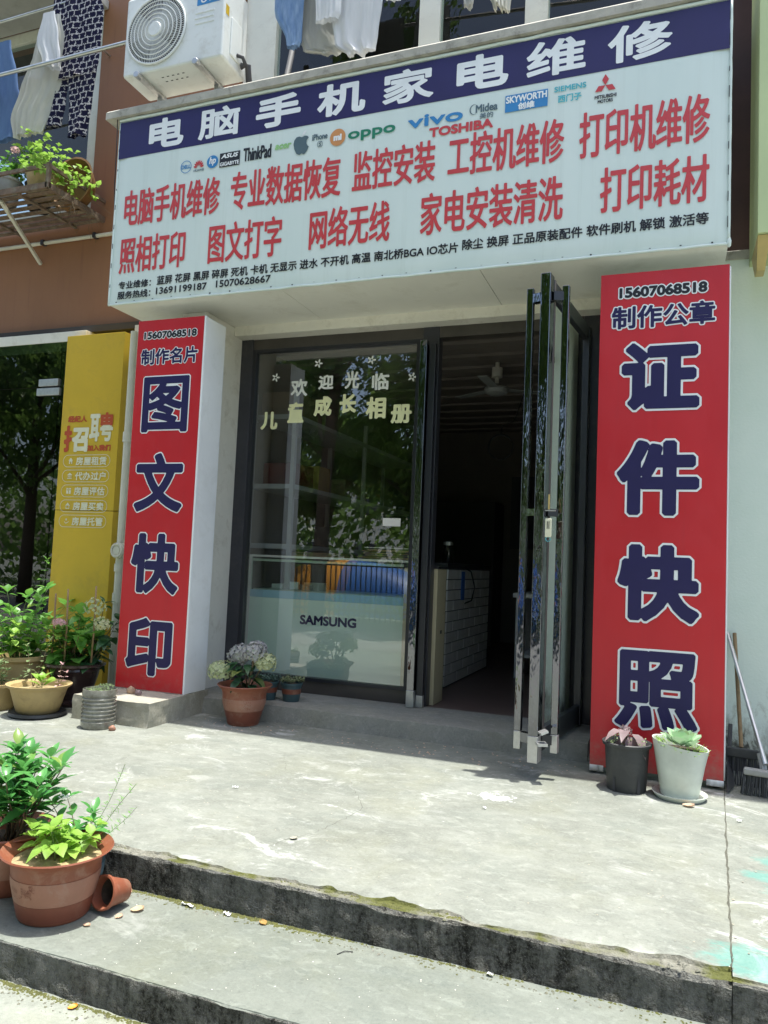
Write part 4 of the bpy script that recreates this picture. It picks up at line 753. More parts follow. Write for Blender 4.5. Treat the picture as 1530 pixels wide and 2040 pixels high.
garment('white_cloth', 'white_cotton', [(5.6, -.75, -.42), (4.95, -.70, -.45), (4.84, -.66, -.48)], -.6, 'white cloth end hanging above the end of title band', 'cloth', folds=4, seed=47)
dp = thing('drying_pole', (-5, -.78, 5.04), 'stainless drying pole running from the laundry towards the air conditioner', 'pole'); b = MB(); b.tube([(-8, -.80, 5.02), (-3.95, -.80, 5.055)], .016, 12); b.build('tube', 'steel_tube', dp, smooth='auto')
dp = thing('clothes_line', (-2, -.68, 5.95), 'high clothes rail carrying the shirts above the signboard', 'rail'); b = MB(); b.tube([(-2.95, -.68, 6.02), (.3, -.62, 5.7)], .014, 10); b.tube([(-2.95, -.68, 6.02), (-2.95, .05, 6.05)], .012, 8); b.tube([(.3, -.62, 5.7), (.3, .05, 5.75)], .012, 8); b.build('tube', 'steel_tube', dp)
dp = thing('garment_rail', (-5.1, -.66, 5.62), 'short rail holding the blouse and trousers under the canopy', 'rail'); b = MB(); b.tube([(-8, -.66, 5.62), (-4.25, -.66, 5.67)], .012, 10); b.tube([(-4.9, -.66, 5.66), (-4.9, .02, 5.66)], .01, 8); b.build('tube', 'steel_tube', dp)

# ---------------------------------------------------------------- plant rack under the upper window
rk = thing('plant_rack', (-5.5, -.35, 4.08), 'rusty metal window rack with slatted floor carrying flower pots', 'rack')
b = MB(); b.bar((-7.5, -.66, 4.10), (-4.84, -.66, 4.10), .03, .05); b.bar((-7.5, -.66, 4.27), (-4.84, -.66, 4.27), .02, .03); b.bar((-4.84, -.66, 4.08), (-4.84, -.66, 4.29), .03, .03); b.bar((-4.84, -.66, 4.10), (-4.84, 0, 4.10), .03, .05); b.bar((-4.84, -.66, 4.27), (-4.84, 0, 4.27), .02, .03); b.bar((-5.45, -.66, 4.08), (-5.45, -.66, 4.29), .025, .025); b.build('rim', 'rust', rk)
for i in range(7): y = -.60 + i * .092; MB().bar((-7.5, y, 4.078), (-4.855, y, 4.078), .055, .008).build('slat', 'rust', rk)
b = MB(); b.bar((-5.15, -.66, 4.065), (-5.15, 0, 4.065), .03, .02); b.build('cross_bar', 'rust', rk); MB().bar((-5.8, -.66, 4.065), (-5.8, 0, 4.065), .03, .02).build('cross_bar', 'rust', rk)
b = MB(); b.bar((-5.39, -.62, 4.06), (-5.53, -.01, 3.76), .026, .026); b.build('strut', 'white_pvc', rk)
cl = thing('wall_conduit', (-5.5, -.02, 3.95), 'thin white conduit pipe crossing the brown wall below plant rack', 'conduit'); b = MB(); b.tube([(-9, -.025, 3.95), (-4.0, -.025, 3.95)], .017, 10); b.build('tube', 'white_pvc', cl, smooth='auto')
for x in (-4.9, -5.5, -6.1): box('clip', (x - .015, x + .015, -.05, .0, 3.93, 3.975), 'dark_frame', cl)
bs = thing('plastic_basin', (-5.06, -.22, 4.11), 'brown plastic basin leaning behind trailing plants in the rack', 'basin'); b = MB(); b.T = Matrix.Translation((-4.99, -.20, 4.20)) @ Matrix.Rotation(math.radians(78), 4, 'X') @ Matrix.Rotation(.15, 4, 'Y'); b.lathe([(0, .0), (.15, .0), (.17, .02), (.2, .12), (.215, .12), (.205, .10), (.17, -.01), (0, -.015)], (0, .1, 0), 24, sy=1.25); b.build('basin', 'basin_brown', bs, smooth='auto')
# ---------------------------------------------------------------- leaves and pots
def leaf_mesh(name, L, W, mat, curl=.3, fold=.25, peak=.45, n=6, tip=1.0, pet=.12, wave=0.):
    vs, fs = [], []
    for i in range(n + 1):
        t = i / n; wd = W * (math.sin(math.pi * min(1, (t / peak) * .5)) if t < peak else math.cos(math.pi / 2 * ((t - peak) / (1 - peak)) ** tip)) ; wd = max(wd, .0008)
        yy = L * (pet + t * (1 - pet)); zz = -curl * L * t * t; wv = wave * W * (1 if i % 2 else -1)
        vs += [(-wd, yy, zz + fold * wd + wv), (0, yy, zz), (wd, yy, zz + fold * wd - wv)]
    for i in range(n):
        a = i * 3; fs += [(a, a + 1, a + 4, a + 3), (a + 1, a + 2, a + 5, a + 4)]
    k = len(vs); vs += [(-.0012, 0, .001), (.0012, 0, .001), (.0012, L * pet, 0), (-.0012, L * pet, 0)]; fs.append((k, k + 1, k + 2, k + 3))
    me = bpy.data.meshes.new(name); me.from_pydata(vs, [], fs); me.materials.append(M[mat]); me.polygons.foreach_set('use_smooth', [True] * len(fs)); return me
def leafset(name, L, W, mat, **k): return [leaf_mesh(name, L * a, W * b_, mat, **{**k, 'curl': k.get('curl', .3) * c}) for a, b_, c in ((1, 1, 1), (.85, .95, .4), (1.1, .9, 1.5))]
def put_leaf(parent, meshes, p, az, pitch, s=1., roll=0., name='leaf', rr=R):
    return place(rr.choice(meshes), name, parent, Matrix.Translation(p) @ Matrix.Rotation(az, 4, 'Z') @ Matrix.Rotation(pitch, 4, 'X') @ Matrix.Rotation(roll, 4, 'Y') @ Matrix.Scale(s, 4))
def path(p0, az, lean, L, n=7, droop=0., wob=.02, rr=R):
    pts = [Vector(p0)]; d = Vector((-math.sin(az) * math.sin(lean), math.cos(az) * math.sin(lean), math.cos(lean)))
    for i in range(n):
        d = (d + Vector((rr.gauss(0, wob), rr.gauss(0, wob), -droop / n))).normalized(); pts.append(pts[-1] + d * L / n)
    return pts
def at(pts, t):
    f = t * (len(pts) - 1); i = min(int(f), len(pts) - 2); return pts[i].lerp(pts[i + 1], f - i)
def shrub(parent, base, stems, leaves, stem_mat, rr, r=.004, per=8, t0=.3, pair=True, pitch=(.1, .8), top=3, sc_=(.7, 1.1), droop=.3, spread=.02, name='leaf'):
    """stems: list of (az, lean, length); leaves sit in pairs up each stem with a rosette at the tip"""
    mb = MB(); ends = []
    for az, ln, L in stems:
        p0 = Vector(base) + Vector((rr.uniform(-spread, spread), rr.uniform(-spread, spread), -.01)); pts = path(p0, az, ln, L, 7, droop, .06, rr); mb.tube(pts, [r * (1 - .6 * i / 7) for i in range(8)], 5); ends.append(pts[-1])
        a0 = rr.random() * 6
        for k in range(per):
            t = t0 + (1 - t0) * k / max(1, per - 1) * .97; p = at(pts, t); a = a0 + k * 2.4
            for q in ((0, math.pi) if pair else (0,)): put_leaf(parent, leaves, p, a + q + rr.uniform(-.3, .3), rr.uniform(*pitch), rr.uniform(*sc_) * (.75 + .4 * math.sin(math.pi * min(1, t + .1))), rr.uniform(-.3, .3), name, rr)
        for k in range(top): put_leaf(parent, leaves, pts[-1], a0 + k * 2 * math.pi / max(1, top) + rr.uniform(-.3, .3), rr.uniform(.5, 1.15), rr.uniform(.55, .85) * sc_[1], 0, name, rr)
    mb.build('stem', stem_mat, parent, smooth=True); return ends
def flower_head(parent, c, r, mat, n, rr, flat=.75, size=.016, name='flower_head'):
    mb = MB()
    for i in range(n):
        z = 1 - 1.75 * (i + .5) / n; t = i * 2.399963; q = math.sqrt(max(0, 1 - z * z)); d = Vector((q * math.cos(t), q * math.sin(t), z)); p = Vector(c) + Vector((d.x * r, d.y * r, d.z * r * flat)) * rr.uniform(.72, 1.14)
        u = d.orthogonal().normalized(); v = d.cross(u); s = size * rr.uniform(.7, 1.2); a0 = rr.random() * 3
        for k in range(4):
            a = a0 + k * math.pi / 2; e1 = u * math.cos(a) + v * math.sin(a); e2 = u * math.cos(a + .75) + v * math.sin(a + .75); e0 = u * math.cos(a - .75) + v * math.sin(a - .75)
            mb.add([p, p + e0 * s * .65 + d * s * .15, p + e1 * s + d * s * rr.uniform(.1, .5), p + e2 * s * .65 + d * s * .15], [(0, 1, 2, 3)])
    return mb.build(name, mat, parent, kind='stuff')
def pot(parent, prof, c, mat, soil_r, soil_z, soil='soil', n=40, name='pot', wob=0):
    o = MB().lathe(prof, c, n, 0, wob).build(name, mat, parent, smooth='auto')
    mb = MB(); vs = [(c[0], c[1], c[2] + soil_z + .008)]; K = 24; rings = 4
    for r_ in range(1, rings + 1):
        for k in range(K):
            t = 2 * math.pi * k / K; q = soil_r * r_ / rings; vs.append((c[0] + q * math.cos(t), c[1] + q * math.sin(t), c[2] + soil_z + (.014 * noise.noise((q * 40 * math.cos(t), q * 40 * math.sin(t), c[0])) if r_ < rings else -.004)))
    fs = [(0, 1 + k, 1 + (k + 1) % K) for k in range(K)] + [(1 + (r_ - 1) * K + k, 1 + r_ * K + k, 1 + r_ * K + (k + 1) % K, 1 + (r_ - 1) * K + (k + 1) % K) for r_ in range(1, rings) for k in range(K)]
    mb.add(vs, fs).build('soil', soil, parent, smooth=True); return o
def bell(rb, rm, rr_, h, th=.008, foot=.02):
    """flared plastic pot: foot, belly, flaring rim, inside"""
    return [(0, 0), (rb * .96, 0), (rb, .006), (rb * 1.02, foot), (rm * .97, h * .55), (rm, h * .80), (rm * 1.03, h * .87), (rr_ * .93, h * .95), (rr_, h), (rr_ * .985, h + .005), (rr_ * .93, h * .97), (rm * .98, h * .86), (rm * .93, h * .6), (0, h * .6)]
def rad(prof, z):
    for (a, za), (b, zb) in zip(prof, prof[1:]):
        if zb >= za and za <= z <= zb and a > .01: return a + (b - a) * (z - za) / max(zb - za, 1e-6)
    return 0
def band(parent, c, prof, z0, z1, mat, name='band'):
    zs = [z0 + (z1 - z0) * i / 6 for i in range(7)]
    return MB().lathe([(rad(prof, z0) - .002, z0)] + [(rad(prof, z) + .0016, z) for z in zs] + [(rad(prof, z1) - .002, z1)], c, 48).build(name, mat, parent, smooth='auto')
r1_ = random.Random(21)
# --- big front pot
c = (-1.985, -3.14, -.132); t = thing('potted_plant', c, 'big terracotta pot with lime green leaves on the lower step', 'potted plant')
pot(t, bell(.118, .148, .186, .218), c, 'terracotta', .150, .188, 'dry_soil', 48); BP = bell(.118, .148, .186, .218); bd = band(t, c, BP, .068, .148, 'pale_terracotta')
pr = MB(); rr = random.Random(2)
def onband(a, z, r=None): q = rad(BP, z) + .0028; return (c[0] + q * math.cos(a), c[1] + q * math.sin(a), c[2] + z)
for a0, a1, z0, z1, n_ in ((-2.0, -1.78, .113, .128, 60), (-1.65, -1.35, .112, .134, 110), (-1.42, -1.28, .125, .147, 40), (-2.05, -1.35, .094, .104, 55)):
    for i in range(n_):
        a = rr.uniform(a0, a1); z = rr.uniform(z0, z1) - .006 * math.sin((a - a0) * 9); s_ = rr.uniform(.004, .011); zz = rr.uniform(.0008, .0022)
        pr.add([onband(a, z), onband(a + s_ * 2, z), onband(a + s_ * 2, z + zz), onband(a, z + zz)], [(0, 1, 2, 3)])
pr.build('printed_scene', 'dark_terracotta', bd)
band(t, c, BP, .012, .067, 'dark_terracotta', 'lower_band')
LS = leafset('lime_leaf', .075, .024, 'leaf_lime', curl=.35, fold=.3, wave=.04)
shrub(t, (c[0] + .01, c[1], c[2] + .195), [(r1_.uniform(0, 6.28), r1_.uniform(.2, 1.0), r1_.uniform(.07, .13)) for _ in range(12)], LS, 'green_stem', r1_, .003, 3, .45, True, (-.1, .6), 3, (.6, 1.0), .3, .05)
for a in (4.2, 3.6, 2.9): put_leaf(t, LS, (c[0] + .04, c[1] - .06, c[2] + .255), a, .15, 1.15, 0, 'leaf', r1_)
# --- gardenia behind it
c = (-2.29, -3.06, -.132); t = thing('potted_plant', c, 'glossy dark green gardenia bush in a pot at the lower left edge', 'potted plant')
pot(t, bell(.11, .138, .170, .215), c, 'terracotta', .135, .17, 'soil', 40); band(t, c, bell(.11, .138, .170, .215), .068, .146, 'pale_terracotta')
LG = leafset('gardenia_leaf', .108, .024, 'leaf_glossy', curl=.22, fold=.35, peak=.5)
shrub(t, (c[0] + .02, c[1], c[2] + .18), [(r1_.uniform(0, 6.28), r1_.uniform(.05, .68), r1_.uniform(.22, .36)) for _ in range(24)], LG, 'twig', r1_, .0045, 4, .45, True, (.0, .9), 4, (.65, 1.05), .1, .03)
c2 = (c[0] + .22, c[1] + .03, c[2] + .34)
fl = MB()
for k in range(7): a = k * .9; q = Vector(c2); fl.add([q, q + Vector((.02 * math.cos(a - .4), .02 * math.sin(a - .4), .008)), q + Vector((.032 * math.cos(a), .032 * math.sin(a), .014)), q + Vector((.02 * math.cos(a + .4), .02 * math.sin(a + .4), .008))], [(0, 1, 2, 3)])
fl.tube([Vector(c) + Vector((.02, 0, .2)), Vector(c2) - Vector((.06, 0, .05)), c2], .002, 5); fl.build('flower', 'petal_white', t)
# --- small gardenia and a thin stemmed cosmos in a teal pot behind the big pot
c = (-2.03, -2.965, -.132); t = thing('potted_plant', c, 'small dark teal pot with thin wispy stems hidden behind the big terracotta pot', 'potted plant')
pot(t, [(0, 0), (.07, 0), (.085, .15), (.092, .15), (.095, .165), (.085, .165), (.08, .13), (0, .13)], c, 'teal_plastic', .08, .14); band(t, c, [(.07, 0), (.085, .15)], .065, .105, 'grey_logo')
shrub(t, (c[0], c[1], c[2] + .14), [(r1_.uniform(0, 6.28), r1_.uniform(.2, .8), r1_.uniform(.14, .24)) for _ in range(6)], LG, 'twig', r1_, .003, 3, .4, True, (.0, .8), 3, (.55, .8), .1, .03)
ws_ = MB(); lf = MB()
for az, ln, L in ((-1.25, .72, .34), (-1.0, 1.05, .25), (-1.5, .5, .36)):
    pts = path((c[0], c[1], c[2] + .14), az, ln, L, 10, -.35, .05, r1_); ws_.tube(pts, .0009, 4)
    for k in range(60):
        p = at(pts, r1_.uniform(.3, .98)); d = Vector((r1_.gauss(0, 1), r1_.gauss(0, 1), r1_.gauss(.5, .6))).normalized() * r1_.uniform(.012, .03); lf.add([p, p + d * .5 + Vector((0, .0012, .0008)), p + d, p + d * .5 - Vector((0, .0012, .0008))], [(0, 1, 2, 3)])
ws_.build('stem', 'green_stem', t); lf.build('needle_leaves', 'leaf_mid', t, kind='stuff')
# --- tipped over nursery pot
t = thing('fallen_pot', (-1.835, -3.06, -.132), 'small empty terracotta plastic pot lying on its side', 'flower pot')
b = MB(); ax = Vector((-.10, -.62, .16)).normalized(); b.T = Matrix.Translation((-1.822, -3.015, -.078)) @ ax.to_track_quat('Z', 'Y').to_matrix().to_4x4()
b.lathe([(.0, -.035), (.034, -.035), (.037, -.032), (.052, .052), (.057, .054), (.058, .068), (.052, .069), (.048, .05), (.032, -.028), (0, -.028)], (0, 0, 0), 32, 0, .02); b.build('pot', 'terracotta', t, smooth='auto')
b = MB(); b.T = Matrix.Translation((-1.822, -3.015, -.078)) @ ax.to_track_quat('Z', 'Y').to_matrix().to_4x4()
b.lathe([(0, -.0265), (.030, -.0265), (.0435, .032)], (0, 0, 0), 24); b.build('inside', 'soil', t)
b = MB(); b.T = Matrix.Translation((-1.822, -3.015, -.078)) @ ax.to_track_quat('Z', 'Y').to_matrix().to_4x4()
for k in range(10): a = k * .63; q = .018 + .009 * (k % 2); b.disc((q * math.cos(a), q * math.sin(a), -.025), .0028, 7)
b.build('drain_hole', 'paper', t)
# --- yellow clay basin
c = (-4.0, -1.22, 0); t = thing('potted_plant', c, 'wide yellow clay bowl planter with one young green seedling', 'planter')
b = MB(); b.lathe([(0, .0), (.17, .0), (.185, .012), (.18, .03), (.17, .025), (0, .02)], c, 36, 0, .01); b.build('saucer', 'black_plastic', t, smooth='auto')
pot(t, [(0, .022), (.125, .022), (.135, .03), (.178, .17), (.185, .185), (.208, .20), (.210, .212), (.198, .213), (.178, .20), (.165, .165), (0, .165)], c, 'yellow_clay', .165, .175, 'dry_soil', 44)
LB = leafset('broad_leaf', .11, .032, 'leaf_lime', curl=.3, fold=.3); shrub(t, (c[0] + .02, c[1], .18), [(0, .1, .06)], LB, 'green_stem', r1_, .004, 3, .3, True, (.5, 1.1), 4, (.7, 1.1), .1, .005)
LP = leafset('small_leaf', .035, .011, 'leaf_pale', curl=.2, fold=.2); shrub(t, (c[0] - .08, c[1] + .05, .18), [(.4, .25, .34), (1.3, .4, .30)], LP, 'twig', r1_, .003, 7, .3, True, (-.1, .6), 2, (.7, 1.2), -.1, .03)
shrub(t, (c[0] + .12, c[1] + .02, .18), [(-.8, .5, .14), (.5, .2, .18)], leafset('pink_leaf', .032, .011, 'petal_pink', curl=.2), 'twig', r1_, .002, 4, .3, True, (0, .6), 2, (.6, 1.1), 0, .02)
# --- black glazed pot with hydrangea and stakes
c = (-4.09, -.80, 0); t = thing('potted_plant', c, 'black glazed pot with broad leaved hydrangea held by bamboo stakes', 'potted plant')
pot(t, [(0, .0), (.15, .0), (.16, .02), (.13, .03), (.12, .05), (.165, .20), (.175, .245), (.185, .255), (.182, .27), (.20, .275), (.215, .285), (.215, .30), (.20, .305), (.185, .29), (.17, .25), (0, .25)], c, 'black_glaze', .172, .262, 'soil', 44)
LH = leafset('hydrangea_leaf', .155, .052, 'leaf_mid', curl=.3, fold=.22, peak=.42, wave=.03); LD = leafset('dark_leaf', .125, .04, 'leaf_dark', curl=.35, fold=.25, peak=.42, wave=.03)
ends = shrub(t, (c[0] - .04, c[1], .26), [(r1_.uniform(0, 6.28), r1_.uniform(.1, .75), r1_.uniform(.22, .42)) for _ in range(20)], LH, 'twig', r1_, .005, 3, .35, True, (-.35, .45), 3, (.7, 1.1), .2, .05)
ends = shrub(t, (c[0] + .10, c[1] + .02, .26), [(-.6, .3, .42), (-1.1, .45, .36), (-.2, .2, .5), (-1.4, .5, .26)], LD, 'twig', r1_, .005, 4, .3, True, (-.35, .3), 2, (.7, 1.1), .1, .03)
flower_head(t, (c[0] + .20, c[1] - .06, .72), .07, 'petal_green', 42, r1_, .9, .018); flower_head(t, (c[0] + .27, c[1] - .06, .60), .055, 'petal_green', 32, r1_, .9, .017); flower_head(t, (c[0] - .02, c[1] - .16, .60), .045, 'petal_pink', 30, r1_, .5, .015)
for p, q in (((c[0] - .01, c[1] - .10, .24), (c[0] + .0, c[1] - .12, .84)), ((c[0] - .17, c[1] - .06, .24), (c[0] - .13, c[1] - .10, .80)), ((c[0] + .16, c[1] - .02, .24), (c[0] + .19, c[1] - .05, .87))): MB().tube([p, ((p[0] + q[0]) / 2 + .008, (p[1] + q[1]) / 2, (p[2] + q[2]) / 2), q], [.008, .007, .006], 6).build('stake', 'bamboo', t, smooth=True)
# --- leafy bush in an old tub at the left edge
c = (-4.56, -.86, 0); t = thing('potted_plant', c, 'large leafy green rose bush in a clay tub at the left edge', 'potted plant')
pot(t, [(0, 0), (.16, 0), (.21, .28), (.235, .30), (.235, .33), (.21, .33), (.195, .27), (0, .27)], c, 'yellow_clay', .20, .28, 'soil', 36)
LM = leafset('bush_leaf', .115, .040, 'leaf_mid', curl=.25, fold=.22)
shrub(t, (c[0], c[1], .28), [(r1_.uniform(0, 6.28), r1_.uniform(.1, .85), r1_.uniform(.32, .62)) for _ in range(18)], LM, 'green_stem', r1_, .004, 4, .3, True, (-.3, .6), 3, (.7, 1.15), .3, .07)
LM2 = leafset('fresh_leaf', .085, .028, 'leaf_lime', curl=.25, fold=.22); shrub(t, (c[0] + .05, c[1] - .10, .28), [(r1_.uniform(2.2, 4.4), r1_.uniform(.2, .8), r1_.uniform(.25, .48)) for _ in range(8)], LM2, 'green_stem', r1_, .004, 4, .35, True, (-.2, .6), 3, (.7, 1.1), .3, .06)
shrub(t, (c[0] + .02, c[1], .28), [(.4, .06, .78)], LM, 'green_stem', r1_, .003, 7, .45, True, (0, .5), 2, (.45, .6), 0, .01)
fw2 = MB()
for p in ((-4.72, -1.08, .80), (-4.36, -1.0, .74)):
    for k in range(6): a = k * 1.05; q = Vector(p); fw2.add([q, q + Vector((.022 * math.cos(a - .45), .022 * math.sin(a - .45), .012)), q + Vector((.034 * math.cos(a), .034 * math.sin(a), .016)), q + Vector((.022 * math.cos(a + .45), .022 * math.sin(a + .45), .012))], [(0, 1, 2, 3)])
fw2.build('flower', 'petal_white', t)
# --- small clay pot in front at left edge
c = (-4.38, -1.20, 0); t = thing('potted_plant', c, 'low clay pot with pale green sprouts between bush and yellow bowl', 'potted plant')
pot(t, [(0, 0), (.10, 0), (.13, .15), (.14, .16), (.14, .18), (.125, .18), (.12, .14), (0, .14)], c, 'yellow_clay', .12, .15, 'soil', 28)
shrub(t, (c[0], c[1], .16), [(r1_.uniform(0, 6.28), r1_.uniform(.1, .8), r1_.uniform(.10, .20)) for _ in range(8)], LP, 'green_stem', r1_, .003, 4, .3, True, (-.1, .6), 3, (.9, 1.5), .2, .04)
# --- cut water bottle planter
c = (-3.42, -1.30, 0); t = thing('bottle_planter', c, 'ribbed cut plastic bottle planter with tiny succulents by the plinth', 'planter')
pf_ = [(0, 0), (.098, 0), (.104, .012), (.105, .035)]
for i in range(7): z = .045 + i * .024; pf_ += [(.106, z), (.098, z + .006), (.098, z + .011), (.106, z + .018)]
pf_ += [(.107, .22), (.104, .245), (.102, .246), (.1, .20), (0, .20)]
pot(t, pf_, c, 'dirty_bottle', .1, .215, 'soil', 40)
sp = MB()
for i in range(150):
    a, q = r1_.random() * 6.28, .085 * math.sqrt(r1_.random()); p = Vector((c[0] + q * math.cos(a), c[1] + q * math.sin(a), .215 + r1_.uniform(0, .045) * (1.3 if math.cos(a) > .2 else .7))); s_ = r1_.uniform(.006, .012)
    for k in range(3): b_ = r1_.random() * 6.28; d = Vector((math.cos(b_), math.sin(b_), r1_.uniform(.3, 1.2))).normalized() * s_; e_ = d.orthogonal().normalized() * s_ * .35; sp.add([p, p + d * .6 + e_, p + d, p + d * .6 - e_], [(0, 1, 2, 3)])
sp.build('succulents', 'leaf_pale', t, kind='stuff')
# --- terracotta pot with fading hydrangea
c = (-2.70, -.72, 0); t = thing('potted_plant', c, 'terracotta pot with faded lilac hydrangea heads beside the door sill', 'potted plant')
pot(t, bell(.105, .148, .186, .262), c, 'terracotta', .150, .225, 'soil', 48); BQ = bell(.105, .148, .186, .262); band(t, c, BQ, .100, .178, 'pale_terracotta')
band(t, c, BQ, .012, .099, 'dark_terracotta', 'lower_band')
pr = MB(); rr = random.Random(12)
for i in range(70):
    a = rr.uniform(-1.1, -.75) if i % 2 else rr.uniform(-2.2, -1.6); z = rr.uniform(.115, .170); ra = rad(BQ, z) + .0028; q = rr.uniform(.01, .03)
    pr.add([(c[0] + ra * math.cos(a), c[1] + ra * math.sin(a), z), (c[0] + ra * math.cos(a + q), c[1] + ra * math.sin(a + q), z), (c[0] + ra * math.cos(a + q), c[1] + ra * math.sin(a + q), z + .006), (c[0] + ra * math.cos(a), c[1] + ra * math.sin(a), z + .006)], [(0, 1, 2, 3)])
pr.build('printed_scene', 'terracotta', t)
heads = [(-.16, -.06, .345, .082), (-.06, .02, .455, .082), (.075, -.04, .485, .08), (.145, .0, .42, .072), (.05, .05, .50, .06)]
mb = MB()
for x, y, z, r_ in heads:
    mb.tube([(c[0] + .02, c[1], .22), (c[0] + x * .5 + .02, c[1] + y * .5, .22 + (z - .22) * .6), (c[0] + x, c[1] + y, z)], [.006, .005, .004], 6); flower_head(t, (c[0] + x, c[1] + y, z), r_, 'petal_green' if x < -.1 or x > .14 else 'petal_grey', 75, r1_, .8, .021)
mb.tube([(c[0] + .05, c[1] - .05, .22), (c[0] + .07, c[1] - .06, .33), (c[0] + .09, c[1] - .04, .48)], [.009, .007, .005], 7); mb.build('stem', 'twig', t, smooth=True)
for i in range(34): a = r1_.random() * 6.28; put_leaf(t, LD, (c[0] + .05 * -math.sin(a), c[1] + .05 * math.cos(a), r1_.uniform(.25, .42)), a, r1_.uniform(-.4, .4), r1_.uniform(.6, .95), 0, 'leaf', r1_)
# --- two small teal pots on the sill
for i, (c, lab) in enumerate((((-2.525, -.37, .1165), 'small teal pot with grey green succulents on the door sill under the glass'), ((-2.70, -.40, .1165), 'small teal pot half hidden behind the hydrangea pot'))):
    t = thing('potted_plant', c, lab, 'potted plant', 'small teal pots on the sill')
    pot(t, [(0, 0), (.055, 0), (.058, .006), (.073, .115), (.079, .117), (.080, .132), (.073, .132), (.068, .10), (0, .10)], c, 'teal_plastic', .068, .118, 'soil', 32); band(t, c, [(.058, .006), (.073, .115)], .055, .09, 'dark_terracotta')
    sp = MB()
    for j in range(46):
        a, q = r1_.random() * 6.28, .065 * math.sqrt(r1_.random()); p = Vector((c[0] + q * math.cos(a), c[1] + q * math.sin(a), c[2] + .12)); hh = r1_.uniform(.02, .06); p2 = p + Vector((math.cos(a) * .03, math.sin(a) * .03, hh))
        for k in range(9):
            b_ = k * 2.4; d = Vector((math.cos(b_), math.sin(b_), .5 + .05 * k)).normalized() * .024; e_ = Vector((-math.sin(b_), math.cos(b_), 0)) * .0045; q0 = p.lerp(p2, .4 + .06 * k); sp.add([q0, q0 + d * .6 + e_, q0 + d, q0 + d * .6 - e_], [(0, 1, 2, 3)])
    sp.build('succulents', 'leaf_blue', t, kind='stuff')
# --- grey nursery pot with purple leaves
c = (-.205, -1.03, 0); t = thing('potted_plant', c, 'dark grey nursery pot with drooping purple grey leaves in front of the red board', 'potted plant')
pot(t, [(0, 0), (.096, 0), (.099, .006), (.112, .225), (.124, .227), (.127, .243), (.120, .247), (.110, .235), (.105, .20), (0, .20)], c, 'black_plastic', .105, .212, 'soil', 40)
b = MB(); b.T = Matrix.Translation(c)
for a in (-2.15, -.9): b.add([(.102 * math.cos(a - .09), .102 * math.sin(a - .09), .0), (.102 * math.cos(a + .09), .102 * math.sin(a + .09), .0), (.106 * math.cos(a + .06), .106 * math.sin(a + .06), .075), (.106 * math.cos(a - .06), .106 * math.sin(a - .06), .075)], [(0, 1, 2, 3)])
b.build('slot', 'ac_dark', t)
LU = leafset('purple_leaf', .125, .038, 'leaf_purple', curl=.5, fold=.3, peak=.4, wave=.05)
for a, p, s_, z in ((2.6, -.9, 1.05, .29), (2.2, .1, .9, .30), (3.6, -.75, .95, .29), (4.3, -.5, 1.15, .30), (1.2, .2, .8, .28), (.2, .4, .7, .29), (3.0, .4, .8, .30), (5.2, 0, .7, .28)): put_leaf(t, LU, (c[0] + .012 * -math.sin(a), c[1] + .012 * math.cos(a) - .02, z), a, p, s_, 0, 'leaf', r1_)
mb = MB().tube([(c[0], c[1], .2), (c[0] - .005, c[1] - .01, .31)], .005, 6); mb.build('stem', 'twig', t)
flower_head(t, (c[0] - .01, c[1] - .03, .305), .028, 'leaf_purple', 14, r1_, .7, .016, 'flower_spike')
sp = MB()
for j in range(120):
    a, q = r1_.random() * 6.28, .10 * math.sqrt(r1_.random()); p = Vector((c[0] + q * math.cos(a), c[1] + q * math.sin(a), .215 + r1_.uniform(0, .05))); d = Vector((r1_.gauss(0, 1), r1_.gauss(0, 1), .8)).normalized() * .012; e_ = d.orthogonal().normalized() * .005; sp.add([p, p + d * .6 + e_, p + d, p + d * .6 - e_], [(0, 1, 2, 3)])
sp.build('sprouts', 'leaf_pale', t, kind='stuff')
# --- white pot with a rosette
c = (.055, -1.05, 0); t = thing('potted_plant', c, 'white slant rimmed pot with a pale green rosette succulent on a saucer', 'potted plant')
MB().lathe([(0, .0), (.115, .0), (.130, .018), (.134, .026), (.128, .026), (.112, .010), (0, .008)], c, 40).build('saucer', 'white_ceramic', t, smooth='auto')
wp = MB(); prof = [(0, .012), (.088, .012), (.093, .02), (.118, .17), (.136, .268), (.137, .274), (.131, .272), (.118, .22), (0, .22)]; wp.lathe(prof, (0, 0, 0), 44)
wp.v = [(c[0] + v[0], c[1] + v[1], c[2] + v[2] - (.16 * (v[0] + .02) * max(0, (v[2] - .12) / .15) if math.hypot(v[0], v[1]) > .05 else 0)) for v in wp.v]; wp.build('pot', 'white_ceramic', t, smooth='auto')
MB().disc((c[0], c[1], c[2] + .236), .116, 32).build('soil', 'soil', t)
RS = [leaf_mesh('rosette_leaf', .105 * a, .031, 'rosette', -.35, .35, .62, 5, 1.6, .02) for a in (1, .9)]
for k in range(34):
    u = k / 34; a = k * 2.39996; put_leaf(t, RS, (c[0] + .01 - .018 * u * math.sin(a), c[1] - .02 + .018 * u * math.cos(a), c[2] + .262 + .022 * (1 - u)), a, 1.25 - 1.15 * u, .45 + .65 * u, 0, 'leaf', r1_)
sp = MB()
